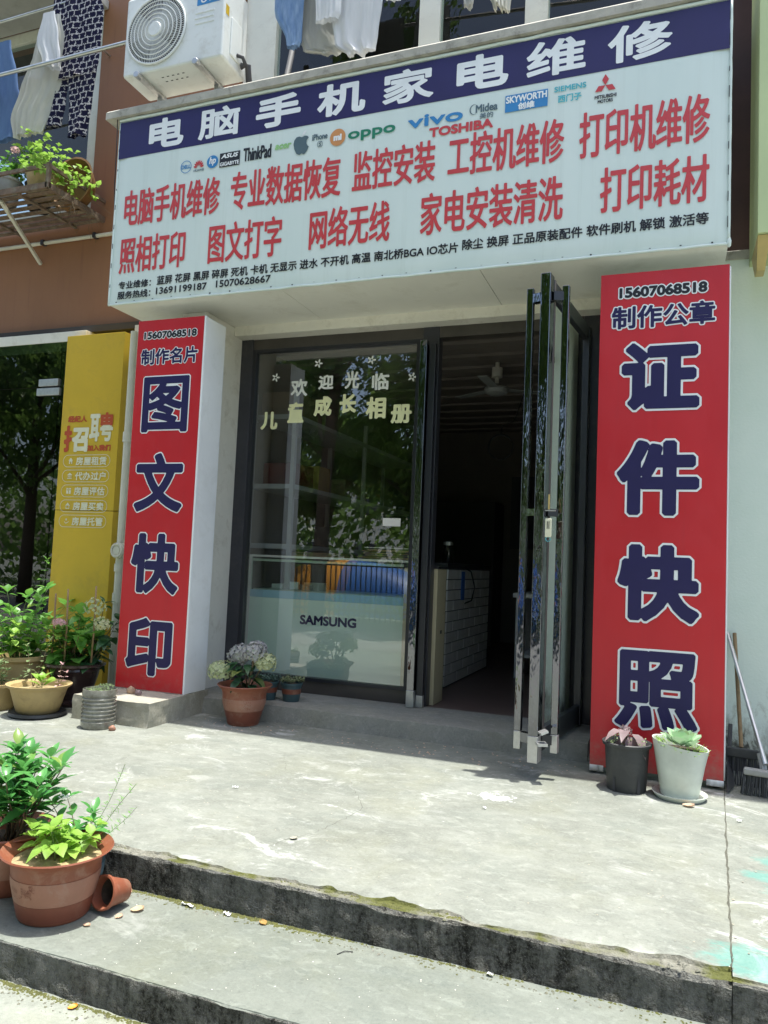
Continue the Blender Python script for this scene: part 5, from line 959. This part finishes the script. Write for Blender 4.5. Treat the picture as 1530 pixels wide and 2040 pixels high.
for j in range(200):
    a, q = r1_.random() * 6.28, r1_.uniform(.07, .13); p = Vector((c[0] + q * math.cos(a), c[1] + q * math.sin(a), c[2] + .24 - .16 * q * math.cos(a) + r1_.uniform(0, .02))); d = Vector((math.cos(a) + r1_.gauss(0, .8), math.sin(a) + r1_.gauss(0, .8), r1_.uniform(.3, 1.5))).normalized() * r1_.uniform(.015, .04); e_ = d.orthogonal().normalized() * .0022; sp.add([p, p + d * .6 + e_, p + d, p + d * .6 - e_], [(0, 1, 2, 3)])
sp.build('sprigs', 'leaf_lime', t, kind='stuff')
# --- trailing plants in the rack
r2_ = random.Random(33); LT = leafset('ivy_leaf', .062, .027, 'leaf_lime', curl=.4, fold=.2, peak=.35, pet=.25); LT2 = leafset('trailing_leaf', .05, .02, 'leaf_mid', curl=.4, fold=.2, peak=.35, pet=.25)
c = (-5.10, -.47, 4.11); t = thing('potted_plant', c, 'bright trailing ivy in a clay pot at the corner of the rack', 'potted plant')
pot(t, [(0, 0), (.10, 0), (.13, .19), (.14, .20), (.14, .22), (.12, .22), (.11, .17), (0, .17)], c, 'yellow_clay', .115, .19, 'soil', 28)
shrub(t, (c[0] + .04, c[1], c[2] + .2), [(r2_.uniform(3.4, 5.9), r2_.uniform(.4, 1.3), r2_.uniform(.22, .46)) for _ in range(28)], LT, 'twig', r2_, .002, 5, .25, False, (-.6, .6), 2, (.7, 1.25), 1.7, .06)
shrub(t, (c[0], c[1], c[2] + .2), [(r2_.uniform(0, 6.3), r2_.uniform(.1, .8), r2_.uniform(.15, .32)) for _ in range(14)], LT, 'twig', r2_, .002, 4, .3, False, (-.3, .6), 3, (.7, 1.2), .5, .06)
c = (-5.52, -.46, 4.11); t = thing('potted_plant', c, 'grey white pot with a leafy upright plant at the left of the rack', 'potted plant')
pot(t, [(0, 0), (.09, 0), (.12, .19), (.13, .20), (.13, .22), (.11, .22), (.1, .17), (0, .17)], c, 'grey_plastic', .105, .19, 'soil', 28)
shrub(t, (c[0] + .04, c[1], c[2] + .2), [(r2_.uniform(0, 6.3), r2_.uniform(.1, .9), r2_.uniform(.12, .32)) for _ in range(22)], LT2, 'green_stem', r2_, .003, 4, .3, True, (-.3, .6), 3, (.8, 1.3), .4, .05)
flower_head(t, (c[0] + .12, c[1] - .05, c[2] + .46), .03, 'petal_pink', 18, r2_, .8, .016, 'flower')
c = (-5.30, -.30, 4.11); t = thing('potted_plant', c, 'dark leaved plant between the two front pots of the rack', 'potted plant')
pot(t, [(0, 0), (.09, 0), (.12, .19), (.13, .22), (.11, .22), (.1, .17), (0, .17)], c, 'black_plastic', .105, .19, 'soil', 24)
shrub(t, (c[0], c[1], c[2] + .2), [(r2_.uniform(0, 6.3), r2_.uniform(.1, .7), r2_.uniform(.16, .34)) for _ in range(10)], LT2, 'green_stem', r2_, .003, 4, .3, True, (-.3, .6), 3, (.8, 1.2), .3, .05)
dr_ = thing('dry_vine', (-4.80, -.3, 3.95), 'tangle of dry brown vine hanging off the rack corner', 'vine'); mb = MB()
for i in range(26):
    p = Vector((-4.86 + r2_.uniform(-.05, .05), r2_.uniform(-.6, -.1), 4.12)); mb.tube(path(p, r2_.random() * 6.28, r2_.uniform(.8, 1.6), r2_.uniform(.15, .34), 7, 2.4, .25, r2_), .0016, 4, 0, False)
mb.build('vine', 'twig', dr_)

# ---------------------------------------------------------------- brooms and dustpan by the white pier
br = thing('broom', (.36, -.62, 0), 'bamboo handled broom with dark bristles leaning on the stained white pier', 'broom'); b = MB(); b.tube([(.372, -.62, .20), (.352, -.335, .80)], .011, 9); b.build('handle', 'bamboo', br, smooth='auto')
b = MB(); b.bar((.24, -.62, .175), (.46, -.66, .175), .03, .05); b.build('head', 'black_plastic', br, bevel=.006)
b = MB(); rr = random.Random(4)
for i in range(150): x = rr.uniform(.24, .46); y = -.62 - (x - .24) * .18 + rr.uniform(-.012, .012); b.tube([(x, y, .15), (x + rr.uniform(-.01, .01), y + rr.uniform(-.02, .02), .002)], .0014, 3, 0, False)
b.build('bristles', 'ac_dark', br, kind='stuff')
br = thing('floor_brush', (.47, -.78, 0), 'grey handled floor brush with stiff slate bristles on the terrace', 'brush'); b = MB(); b.tube([(.475, -.79, .16), (.315, -.325, .80)], .012, 9); b.build('handle', 'steel_tube', br, smooth='auto')
b = MB(); b.tube([(.468, -.775, .125), (.455, -.73, .20)], .018, 9); b.build('socket', 'grey_plastic', br, smooth='auto')
b = MB(); b.bar((.37, -.80, .118), (.62, -.84, .118), .045, .035); b.build('head', 'grey_plastic', br, bevel=.008)
b = MB()
for i in range(260): x = rr.uniform(.37, .62); y = -.80 - (x - .37) * .16 + rr.uniform(-.02, .02); b.tube([(x, y, .105), (x + (x - .49) * .12 + rr.uniform(-.006, .006), y - .015 + rr.uniform(-.02, .02), .003)], .0016, 3, 0, False)
b.build('bristles', 'black_plastic', br, kind='stuff')
dpn = thing('dustpan', (.33, -.70, 0), 'black plastic dustpan standing between the red board and brushes', 'dustpan'); b = MB()
b.add([(.285, -.86, .004), (.325, -.70, .004), (.318, -.58, .13), (.30, -.62, .16), (.290, -.88, .010), (.335, -.70, .012)], [(0, 1, 2, 3), (4, 5, 2, 3), (0, 4, 5, 1), (1, 5, 2), (0, 4, 3)]); b.bar((.312, -.60, .14), (.325, -.5, .30), .022, .014); b.build('pan', 'black_plastic', dpn, bevel=.003)

# ---------------------------------------------------------------- litter
def litter_leaf(name, p, s_, mat, rz, label, seed, cat='dry leaf'):
    mb = MB(); rr = random.Random(seed); n_ = 7; vs = []
    for i in range(n_ + 1):
        u = i / n_; wd = .4 * math.sin(math.pi * (u * .9 + .05)) ** .8
        for v in (-1, -.5, 0, .5, 1): vs.append(((u - .5) * s_, v * wd * s_ * (1 + .12 * rr.random()), s_ * (.06 + .22 * abs(v) ** 2 * (.4 + .6 * u) + .07 * (u - .5) ** 2 + .03 * rr.random()) - .004 * s_))
    c_, q_ = math.cos(rz), math.sin(rz); vs = [(p[0] + x * c_ - y * q_, p[1] + x * q_ + y * c_, p[2] + z) for x, y, z in vs]
    mb.add(vs, [(i * 5 + k, i * 5 + k + 1, (i + 1) * 5 + k + 1, (i + 1) * 5 + k) for i in range(n_) for k in range(4)]); return mb.build(name, mat, None, smooth=True, label=label, category=cat)
litter_leaf('fallen_leaf', (-1.866, -2.91, -.132), .045, 'pale_dry_leaf', .2, 'round pale brown fallen leaf against the terrace riser', 1); litter_leaf('fallen_leaf', (-1.735, -3.01, -.132), .045, 'pale_dry_leaf', .7, 'pale curled leaf on the step right of the tipped pot', 2)
litter_leaf('fallen_leaf', (-1.76, -3.075, -.132), .030, 'pale_dry_leaf', 1.4, 'flat dull leaf lying close to the tipped pot', 3); litter_leaf('fallen_leaf', (-1.814, -3.17, -.132), .026, 'pale_dry_leaf', .1, 'tiny dark leaf scrap below the tipped pot', 4)
litter_leaf('fallen_leaf', (-1.295, -2.90, -.132), .032, 'dry_leaf', 2.6, 'curled red brown leaf at the foot of the terrace riser', 5); litter_leaf('fallen_leaf', (.095, -1.20, 0), .055, 'pale_dry_leaf', .1, 'pale leaf tucked under the saucer of white pot', 6)
litter_leaf('fallen_leaf', (-1.65, -3.40, -.2415), .028, 'orange_plastic', .9, 'small orange yellow leaf at the bottom left of the lowest ground', 7); litter_leaf('fallen_leaf', (-1.405, -2.476, 0), .03, 'block_concrete', .3, 'dull grey leaf lying mid terrace', 8)
def scrap(p, w_, d_2, rz, label, mat='white_print'):
    mb = MB(); rr = random.Random(int(abs(p[0] * 999))); vs = []
    for i in range(7):
        for k in range(3): x = (i / 6 - .5) * w_; y = (k / 2 - .5) * d_2 * rr.uniform(.7, 1.1); vs.append((p[0] + x * math.cos(rz) - y * math.sin(rz), p[1] + x * math.sin(rz) + y * math.cos(rz), p[2] + .003 + .010 * rr.random()))
    mb.add(vs, [(i * 3 + k, i * 3 + k + 1, (i + 1) * 3 + k + 1, (i + 1) * 3 + k) for i in range(6) for k in range(2)]); mb.build('paper_scrap', mat, None, label=label, category='litter')
scrap((-1.60, -2.905, -.132), .055, .012, -.1, 'thin white paper strip near the mossy riser foot'); scrap((-1.438, -2.90, -.132), .03, .014, -.2, 'folded white paper scrap between strip and red leaf'); scrap((-.504, -2.895, -.132), .022, .012, -.1, 'white scrap far right along the riser foot')
scrap((-.80, -1.724, 0), .02, .014, .3, 'small white scrap on the middle of the terrace'); scrap((.31, -1.33, 0), .02, .012, 0, 'tiny white scrap on the terrace near the brushes'); scrap((-1.97, -2.0, 0), .03, .01, .2, 'white chip lying on the left of the terrace')
for p, r_, l, m_ in (((-3.47, -.93, .155), .035, 'pale pink conch shell resting on the plinth before red box', 'pale_dry_leaf'), ((-3.385, -.96, .155), .026, 'rounder purple pebble next to shell on the plinth', 'leaf_purple'), ((-3.28, -1.33, 0), .024, 'broken red brick chip at the foot of bottle planter', 'pale_terracotta'), ((-.68, -3.5, -.2415), .012, 'small pinkish pebble on the lowest ground', 'pale_dry_leaf')):
    mb = MB(); vs = []
    for i in range(9):
        for k in range(12): th = math.pi * i / 8; a = k * math.pi / 6; v = Vector((math.sin(th) * math.cos(a), .8 * math.sin(th) * math.sin(a), .75 * math.cos(th))) * r_; v *= 1 + .35 * noise.noise(v / r_ * 1.3 + Vector(p)); vs.append((p[0] + v.x, p[1] + v.y, p[2] + r_ * .62 + v.z))
    mb.add(vs, [(i * 12 + k, i * 12 + (k + 1) % 12, (i + 1) * 12 + (k + 1) % 12, (i + 1) * 12 + k) for i in range(8) for k in range(12)]); mb.build('pebble' if 'pebble' in l else ('shell' if 'shell' in l else 'brick_chip'), m_, None, smooth=True, label=l, category='pebble' if 'chip' not in l else 'rubble')
tw = MB(); tw.tube([(-.98, -2.98, -.130), (-.965, -2.955, -.128), (-.94, -2.945, -.130)], .0014, 5); tw.build('twig', 'cable_black', None, label='thin curved dark twig on the step below the riser', category='twig')

# ---------------------------------------------------------------- inside the shop
ct = thing('display_counter', (-2.6, .45, .113), 'mint green glass display counter with dark lettering behind the shop window', 'counter')
box('front_panel', (-3.325, -1.865, .298, .31, .12, .80), 'mint_board', ct); box('front_panel', (-3.325, -1.865, .300, .312, .801, .862), 'sky_strip', ct)
b = MB(); b.box(-3.33, -3.30, .296, .32, .12, 1.15); b.box(-3.30, -1.865, .296, .32, 1.135, 1.152); b.box(-1.885, -1.862, .296, .32, .12, 1.134); b.box(-3.33, -1.862, .32, .9, 1.1, 1.12); b.build('trim', 'window_frame', ct)
box('case_pane', (-3.299, -1.886, .302, .306, .864, 1.134), 'case_glass', ct); box('case_shelf', (-3.29, -1.89, .33, .85, .855, .87), 'window_frame', ct); box('case_back', (-3.29, -1.89, .86, .88, .13, 1.09), 'inner_wall', ct)
mb = MB(); letters(mb, 'SAMSUNG', -2.821, -2.324, .602, .679, .2955, .0045, .002); mb.build('lettering', 'navy_print', ct)
bc = thing('brick_counter', (-2.1, 1.6, .113), 'white brick faced counter with black top inside the open doorway', 'counter')
box('core', (-2.4, -1.752, .83, 2.38, .113, 1.10), 'grout', bc); box('counter_top', (-2.42, -1.735, .80, 2.40, 1.10, 1.15), 'black_metal', bc, .004)
bk = MB().box(0, .012, 0, .385, 0, .080).build('brick', 'white_brick', bc); bkm = bk.data; first = True
for j in range(11):
    off_ = 0 if j % 2 == 0 else -.19; z = .13 + j * .0885
    for i in range(5):
        y0 = .835 + off_ + i * .39; y1 = y0 + .385
        if y1 < .9 or y0 > 2.35: continue
        a, e_ = max(y0, .832), min(y1, 2.378)
        o = bk if first else place(bkm, 'brick', bc, Matrix.Identity(4))
        first = False; o.matrix_local = Matrix.Translation(Vector((-1.752 + R.uniform(-.001, .0015), a, z)) - org(bc)) @ Matrix.Diagonal((1, (e_ - a - .012) / .385, 1, 1))
for v in bkm.vertices: v.co += org(bc)
bb_ = thing('beige_cabinet', (-1.62, .15, .113), 'narrow beige side cabinet standing just inside the doorway', 'cabinet'); box('side_board', (-1.86, -1.60, .065, .30, .113, 1.10), 'beige_board', bb_, .004); box('lock', (-1.5985, -1.5965, .17, .21, .62, .645), 'ac_dark', bb_); box('top_board', (-1.865, -1.595, .06, .31, 1.10, 1.12), 'black_metal', bb_)
it = thing('glass_jar', (-1.9, 1.35, 1.15), 'clear jar standing on the black counter top', 'jar'); b = MB(); b.lathe([(0, 0), (.05, 0), (.055, .01), (.055, .13), (.04, .15), (.04, .16)], (-1.88, 1.3, 1.151), 20); b.build('glass', 'case_glass', it, smooth='auto'); b = MB(); b.lathe([(.042, .16), (.045, .16), (.045, .19), (0, .19)], (-1.88, 1.3, 1.151), 20); b.build('lid', 'bare_steel', it)
hg = thing('charging_cable', (-1.73, 1.2, 1.0), 'blue tag and black cable hanging from the brick counter edge', 'cable'); b = MB(); b.box(-1.733, -1.727, 1.24, 1.34, .83, 1.08); b.build('blue_tag', 'blue_plastic', hg); b = MB(); b.tube([(-1.725, 1.30, 1.12), (-1.70, 1.45, 1.08), (-1.69, 1.56, .94), (-1.70, 1.50, .82), (-1.72, 1.34, .80)], .007, 7); b.build('wire', 'cable_black', hg, smooth=True)
dk = thing('work_desk', (-1.0, 2.2, .113), 'white work desk with open shelf seen through the door glass', 'desk'); b = MB(); b.box(-1.38, -.35, 1.8, 2.6, .86, .90); b.build('top', 'white_board', dk); b = MB(); b.box(-1.36, -1.32, 1.85, 2.55, .113, .86); b.box(-.40, -.36, 1.85, 2.55, .113, .86); b.build('side_panel', 'white_board', dk); box('shelf', (-1.32, -.40, 1.9, 2.55, .30, .33), 'white_board', dk)
pn = thing('printer', (-1.0, 2.2, .90), 'dark office printer standing on the white work desk', 'printer'); box('body', (-1.2, -.75, 2.0, 2.4, .901, 1.14), 'grey_plastic', pn, .012); box('lid', (-1.18, -.77, 2.02, 2.38, 1.141, 1.17), 'black_plastic', pn, .008); box('paper_tray', (-1.12, -.83, 1.86, 2.0, .93, .95), 'black_plastic', pn, .004)
sl_ = thing('plastic_stool', (-.75, 1.2, .113), 'red plastic stool partly hidden by the door glass', 'stool'); b = MB(); b.box(-.92, -.60, 1.05, 1.37, .54, .57); b.build('seat', 'red_plastic', sl_, bevel=.01)
for x in (-.90, -.64):
    for y in (1.07, 1.33): b = MB(); b.bar((x, y, .113), (x + (.02 if x < -.8 else -.0), y, .54), .04, .02); b.build('leg', 'red_plastic', sl_)
fn = thing('ceiling_fan', (-1.555, 1.6, 2.97), 'cream ceiling fan hanging from the shop ceiling', 'fan'); b = MB(); b.tube([(-1.555, 1.6, 3.07), (-1.555, 1.6, 2.80)], .02, 12); b.tube([(-1.555, 1.6, 2.99), (-1.555, 1.6, 2.90)], .05, 16); b.build('rod', 'cream_wall', fn, smooth='auto'); b = MB(); b.lathe([(0, .05), (.06, .05), (.11, .02), (.115, 0), (.10, -.03), (.05, -.05), (0, -.052)], (-1.555, 1.6, 2.78), 28); b.build('motor', 'shelf_grey', fn, smooth='auto')
for k in range(3): a = .5 + k * 2.094; b = MB(); b.bar((-1.555 + .10 * math.cos(a), 1.6 + .10 * math.sin(a), 2.785), (-1.555 + .52 * math.cos(a), 1.6 + .52 * math.sin(a), 2.785), .09, .006); b.build('blade', 'shelf_grey', fn)
rg = thing('ring_light', (-1.63, 2.2, 2.34), 'thin black ring lamp hanging by a wire inside shop', 'lamp'); b = MB(); b.ring((-1.63, 2.2, 2.34), .125, .009, 36, 6); b.tube([(-1.63, 2.2, 2.465), (-1.62, 2.2, 2.56), (-1.5, 2.2, 2.60), (-1.35, 2.2, 3.06)], .006, 6); b.build('ring', 'cable_black', rg, smooth=True)
po = thing('dark_poster', (-1.9, 5.17, 1.9), 'dark framed picture on the back wall of the shop', 'picture'); b = MB(); b.box(-2.1, -1.62, 5.16, 5.198, 1.4, 2.4); b.build('picture', 'ac_dark', po)
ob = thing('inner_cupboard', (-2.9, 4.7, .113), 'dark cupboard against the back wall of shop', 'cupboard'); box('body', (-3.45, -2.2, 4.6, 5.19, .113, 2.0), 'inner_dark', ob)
shf = thing('steel_shelving', (-3.3, 1.6, .113), 'white slotted steel shelving with boxes behind the shop window', 'shelving')
b = MB()
for y in (.42, 2.0, 3.6):
    for x in (-3.42, -3.02): b.box(x - .018, x + .018, y - .018, y + .018, .113, 2.55)
b.build('post', 'shelf_grey', shf)
for z in (1.25, 1.76, 2.36): box('shelf_board', (-3.45, -3.0, .40, 3.62, z - .04, z), 'shelf_grey', shf)
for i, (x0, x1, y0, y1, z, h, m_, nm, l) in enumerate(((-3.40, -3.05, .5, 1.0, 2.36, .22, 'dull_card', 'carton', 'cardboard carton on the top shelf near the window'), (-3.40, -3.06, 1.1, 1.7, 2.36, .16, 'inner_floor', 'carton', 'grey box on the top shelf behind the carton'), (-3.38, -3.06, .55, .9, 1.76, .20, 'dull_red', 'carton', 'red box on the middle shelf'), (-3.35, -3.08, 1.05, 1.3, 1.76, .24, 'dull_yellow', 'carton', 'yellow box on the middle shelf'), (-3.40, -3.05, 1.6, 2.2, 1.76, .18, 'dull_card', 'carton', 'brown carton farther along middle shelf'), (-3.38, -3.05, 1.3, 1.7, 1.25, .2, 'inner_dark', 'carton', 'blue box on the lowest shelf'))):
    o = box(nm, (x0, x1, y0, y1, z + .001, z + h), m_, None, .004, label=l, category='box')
pc = thing('paper_stack', (-2.15, .6, 1.152), 'untidy stack of cardboard and paper sheets on the display counter', 'papers'); rr = random.Random(9)
for i in range(7): b = MB(); b.T = Matrix.Translation((-2.12 + rr.uniform(-.06, .06), .60, 1.156 + i * .014)) @ Matrix.Rotation(rr.uniform(-.3, .3), 4, 'Z') @ Matrix.Rotation(rr.uniform(-.03, .03), 4, 'X'); b.box(-.22, .22, -.17, .17, 0, .006); b.build('sheet', rr.choice(['cardboard', 'paper', 'cardboard']), pc)
pc = thing('paper_stack', (-2.8, .6, 1.152), 'low pile of cardboard on the counter behind glass', 'papers')
for i in range(3): b = MB(); b.T = Matrix.Translation((-2.82, .62, 1.156 + i * .012)) @ Matrix.Rotation(rr.uniform(-.2, .2), 4, 'Z'); b.box(-.2, .2, -.15, .15, 0, .006); b.build('sheet', 'cardboard', pc)
pk = thing('phone_box', (-3.05, .5, .87), 'pale boxes displayed inside the glass case', 'box')
for i in range(4): b = MB(); b.T = Matrix.Translation((-3.12 + .09 * i, .52 + .03 * i, .872)) @ Matrix.Rotation(.4 * i, 4, 'Z'); b.box(-.05, .05, -.09, .09, 0, .04 + .02 * (i % 2)); b.build('carton', ['paper', 'white_board', 'grey_plastic', 'paper'][i], pk)

# ---------------------------------------------------------------- across the street: what the glass and the polished steel mirror
def tree(x, y, h, cr, seed, label):
    rr = random.Random(seed); t = thing('street_tree', (x, y, -.2415), label, 'tree', 'street trees across the road'); mb = MB(); tips = []
    tr_ = [Vector((x, y, -.25)), Vector((x + rr.uniform(-.1, .1), y, h * .2)), Vector((x + rr.uniform(-.25, .25), y + rr.uniform(-.2, .2), h * .42)), Vector((x + rr.uniform(-.3, .3), y, h * .7))]; mb.tube(tr_, [.17, .14, .12, .06], 9)
    for k in range(9):
        p = at(tr_, rr.uniform(.35, 1)); a = k * 2.4 + rr.uniform(-.4, .4); pts = path(p, a, rr.uniform(.5, 1.2), cr * rr.uniform(.7, 1.15), 6, -.25, .15, rr); mb.tube(pts, [.06, .05, .04, .03, .022, .016, .01], 6); tips += [at(pts, q) for q in (.3, .5, .7, .85, 1)]
    mb.build('trunk', 'bark', t, smooth=True); cm = MB(); vs = []; fs = []
    for i in range(400):
        b_ = rr.choice(tips) + Vector((rr.gauss(0, .35), rr.gauss(0, .35), rr.gauss(.1, .3))); rc = rr.uniform(.25, .5)
        for j in range(44):
            d = Vector((rr.gauss(0, 1), rr.gauss(0, 1), rr.gauss(0, .75))).normalized() * rc * rr.random() ** .4; p = b_ + d; n1 = Vector((rr.gauss(0, 1), rr.gauss(0, 1), rr.gauss(.6, .8))).normalized(); u = n1.orthogonal().normalized(); v = n1.cross(u); s_ = rr.uniform(.06, .13); k = len(vs); vs += [p - u * s_, p + v * s_ * .45, p + u * s_, p - v * s_ * .45]; fs.append((k, k + 1, k + 2, k + 3))
    cm.add(vs, fs); cm.build('crown', 'leaf_tree', t, kind='stuff')
tree(-4.9, -10.2, 9.5, 3.0, 1, 'leafy street tree mirrored at the left of the shop window'); tree(-7.0, -9.3, 14.5, 3.4, 2, 'broad leafy street tree mirrored in the neighbour glass front'); tree(-1.8, -11.6, 9, 2.8, 3, 'leafy street tree mirrored in the door posts')
tree(-11.0, -10.4, 11, 3.2, 4, 'farther leafy tree mirrored in the middle of shop window'); tree(-15.2, -9.8, 9.5, 3.3, 5, 'leafy street tree mirrored far left in dark glass'); tree(3.0, -12, 8, 2.8, 6, 'leafy tree across the road mirrored in the right jamb')
tree(-4.2, -15.5, 8.5, 3.0, 7, 'dense added back row tree blocking the sky mirrored between the nearer trunks'); tree(-9.6, -15.2, 9.5, 3.2, 8, 'dense added back row tree blocking the sky mirrored near the middle of the window'); tree(-13.5, -15.0, 8.8, 3.1, 9, 'added back row tree blocking the sky mirrored between the left trunks'); tree(-19.5, -12.0, 9.5, 3.3, 10, 'added back row tree blocking the sky mirrored at the far left of dark glass')  # back row added to block the bright low sky in the reflections
fe = thing('park_fence', (-5, -11.2, -.2415), 'black bar fence across the street mirrored in the window', 'fence'); b = MB(); b.bar((-14, -11.2, 1.05), (4, -11.2, 1.05), .04, .04); b.bar((-14, -11.2, 0.0), (4, -11.2, 0.0), .04, .04); b.build('rail', 'black_metal', fe)
bar = MB().box(-.011, .011, -.011, .011, -.24, 1.12).build('bar', 'black_metal', fe); bm0 = bar.data
for v in bm0.vertices: v.co += org(fe)
bar.matrix_local = Matrix.Translation(Vector((-14, -11.2, 0)) - org(fe))
for i in range(1, 140): place(bm0, 'bar', fe, Matrix.Translation((-14 + i * .129, -11.2, 0)))
pg = thing('playground_mound', (-8.1, -13.4, -.2415), 'blue and orange playground mound behind the mirrored fence', 'playground')
for nm, x0, x1, m_ in (('orange_half', -9.8, -8.0, 'orange_plastic'), ('blue_half', -8.0, -5.2, 'blue_plastic')):
    b = MB(); vs = []; n_ = 16
    for i in range(n_ + 1):
        x = x0 + (x1 - x0) * i / n_; hgt = 1.4 * math.sqrt(max(0, 1 - ((x + 8.0) / 2.85) ** 2)) + .02
        for k in range(9): a = math.pi * k / 8; vs.append((x, -13.4 - .9 * math.cos(a), -.2415 + hgt * math.sin(a) ** .8))
    b.add(vs, [(i * 9 + k, i * 9 + k + 1, (i + 1) * 9 + k + 1, (i + 1) * 9 + k) for i in range(n_) for k in range(8)]); b.build(nm, m_, pg, smooth='auto')
hd = thing('hedge', (-3, -11.8, -.24), 'low green hedge behind the fence across the street', 'hedge'); mb = MB(); rr = random.Random(77); vs = []; fs = []
for i in range(5000):
    x = rr.uniform(-22, 4); p = Vector((x, -11.9 + rr.gauss(0, .18), -.2 + rr.random() ** .8 * (.55 + .35 * noise.noise((x * .9, 0, 0))))); n1 = Vector((rr.gauss(0, 1), rr.gauss(0, 1), rr.gauss(.6, .8))).normalized(); u = n1.orthogonal().normalized(); v = n1.cross(u); k = len(vs); vs += [p - u * .06, p + v * .03, p + u * .06, p - v * .03]; fs.append((k, k + 1, k + 2, k + 3))
mb.add(vs, fs).build('foliage', 'leaf_tree', hd, kind='stuff')
wd = MB(); vs = []; fs = []; rr = random.Random(55)
for i in range(16000):
    x = rr.uniform(-45, 14); hgt = 4.6 + 1.6 * noise.noise((x * .22, 0, 3)) + 1.1 * noise.noise((x * .8, 0, 5)); p = Vector((x, -18.5 + rr.gauss(0, .7), -.2 + hgt * rr.random() ** .8)); n1 = Vector((rr.gauss(0, 1), rr.gauss(0, 1), rr.gauss(.6, .8))).normalized(); u = n1.orthogonal().normalized(); v = n1.cross(u); s_ = rr.uniform(.12, .26); k = len(vs); vs += [p - u * s_, p + v * s_ * .5, p + u * s_, p - v * s_ * .5]; fs.append((k, k + 1, k + 2, k + 3))
wd.add(vs, fs).build('added_horizon_screen', 'leaf_tree', None, kind='stuff', label='mass of added bushes screening the pale horizon mirrored behind the street trees', category='bushes')  # bush mass added to keep the pale horizon out of the glass reflections
ap_ = thing('apartment_block', (-10, -38, -.24), 'pale apartment block far across the street mirrored in the window', 'building'); box('wall', (-26, 10, -46, -38, -.24, 6.5), 'cream_wall', ap_); box('roof', (-26.5, 10.5, -46.5, -37.5, 6.5, 6.9), 'terracotta', ap_)
wm = None
for fl_ in range(2):
    for i in range(11):
        if wm is None: o = MB().box(-.7, .7, -.04, .04, -.7, .7).build('window', 'dark_frame', ap_); wm = o.data; [setattr(v, 'co', v.co + org(ap_)) for v in wm.vertices]
        else: o = place(wm, 'window', ap_, Matrix.Identity(4))
        o.matrix_local = Matrix.Translation(Vector((-24 + i * 3.2, -37.97, 1.6 + fl_ * 3)) - org(ap_))
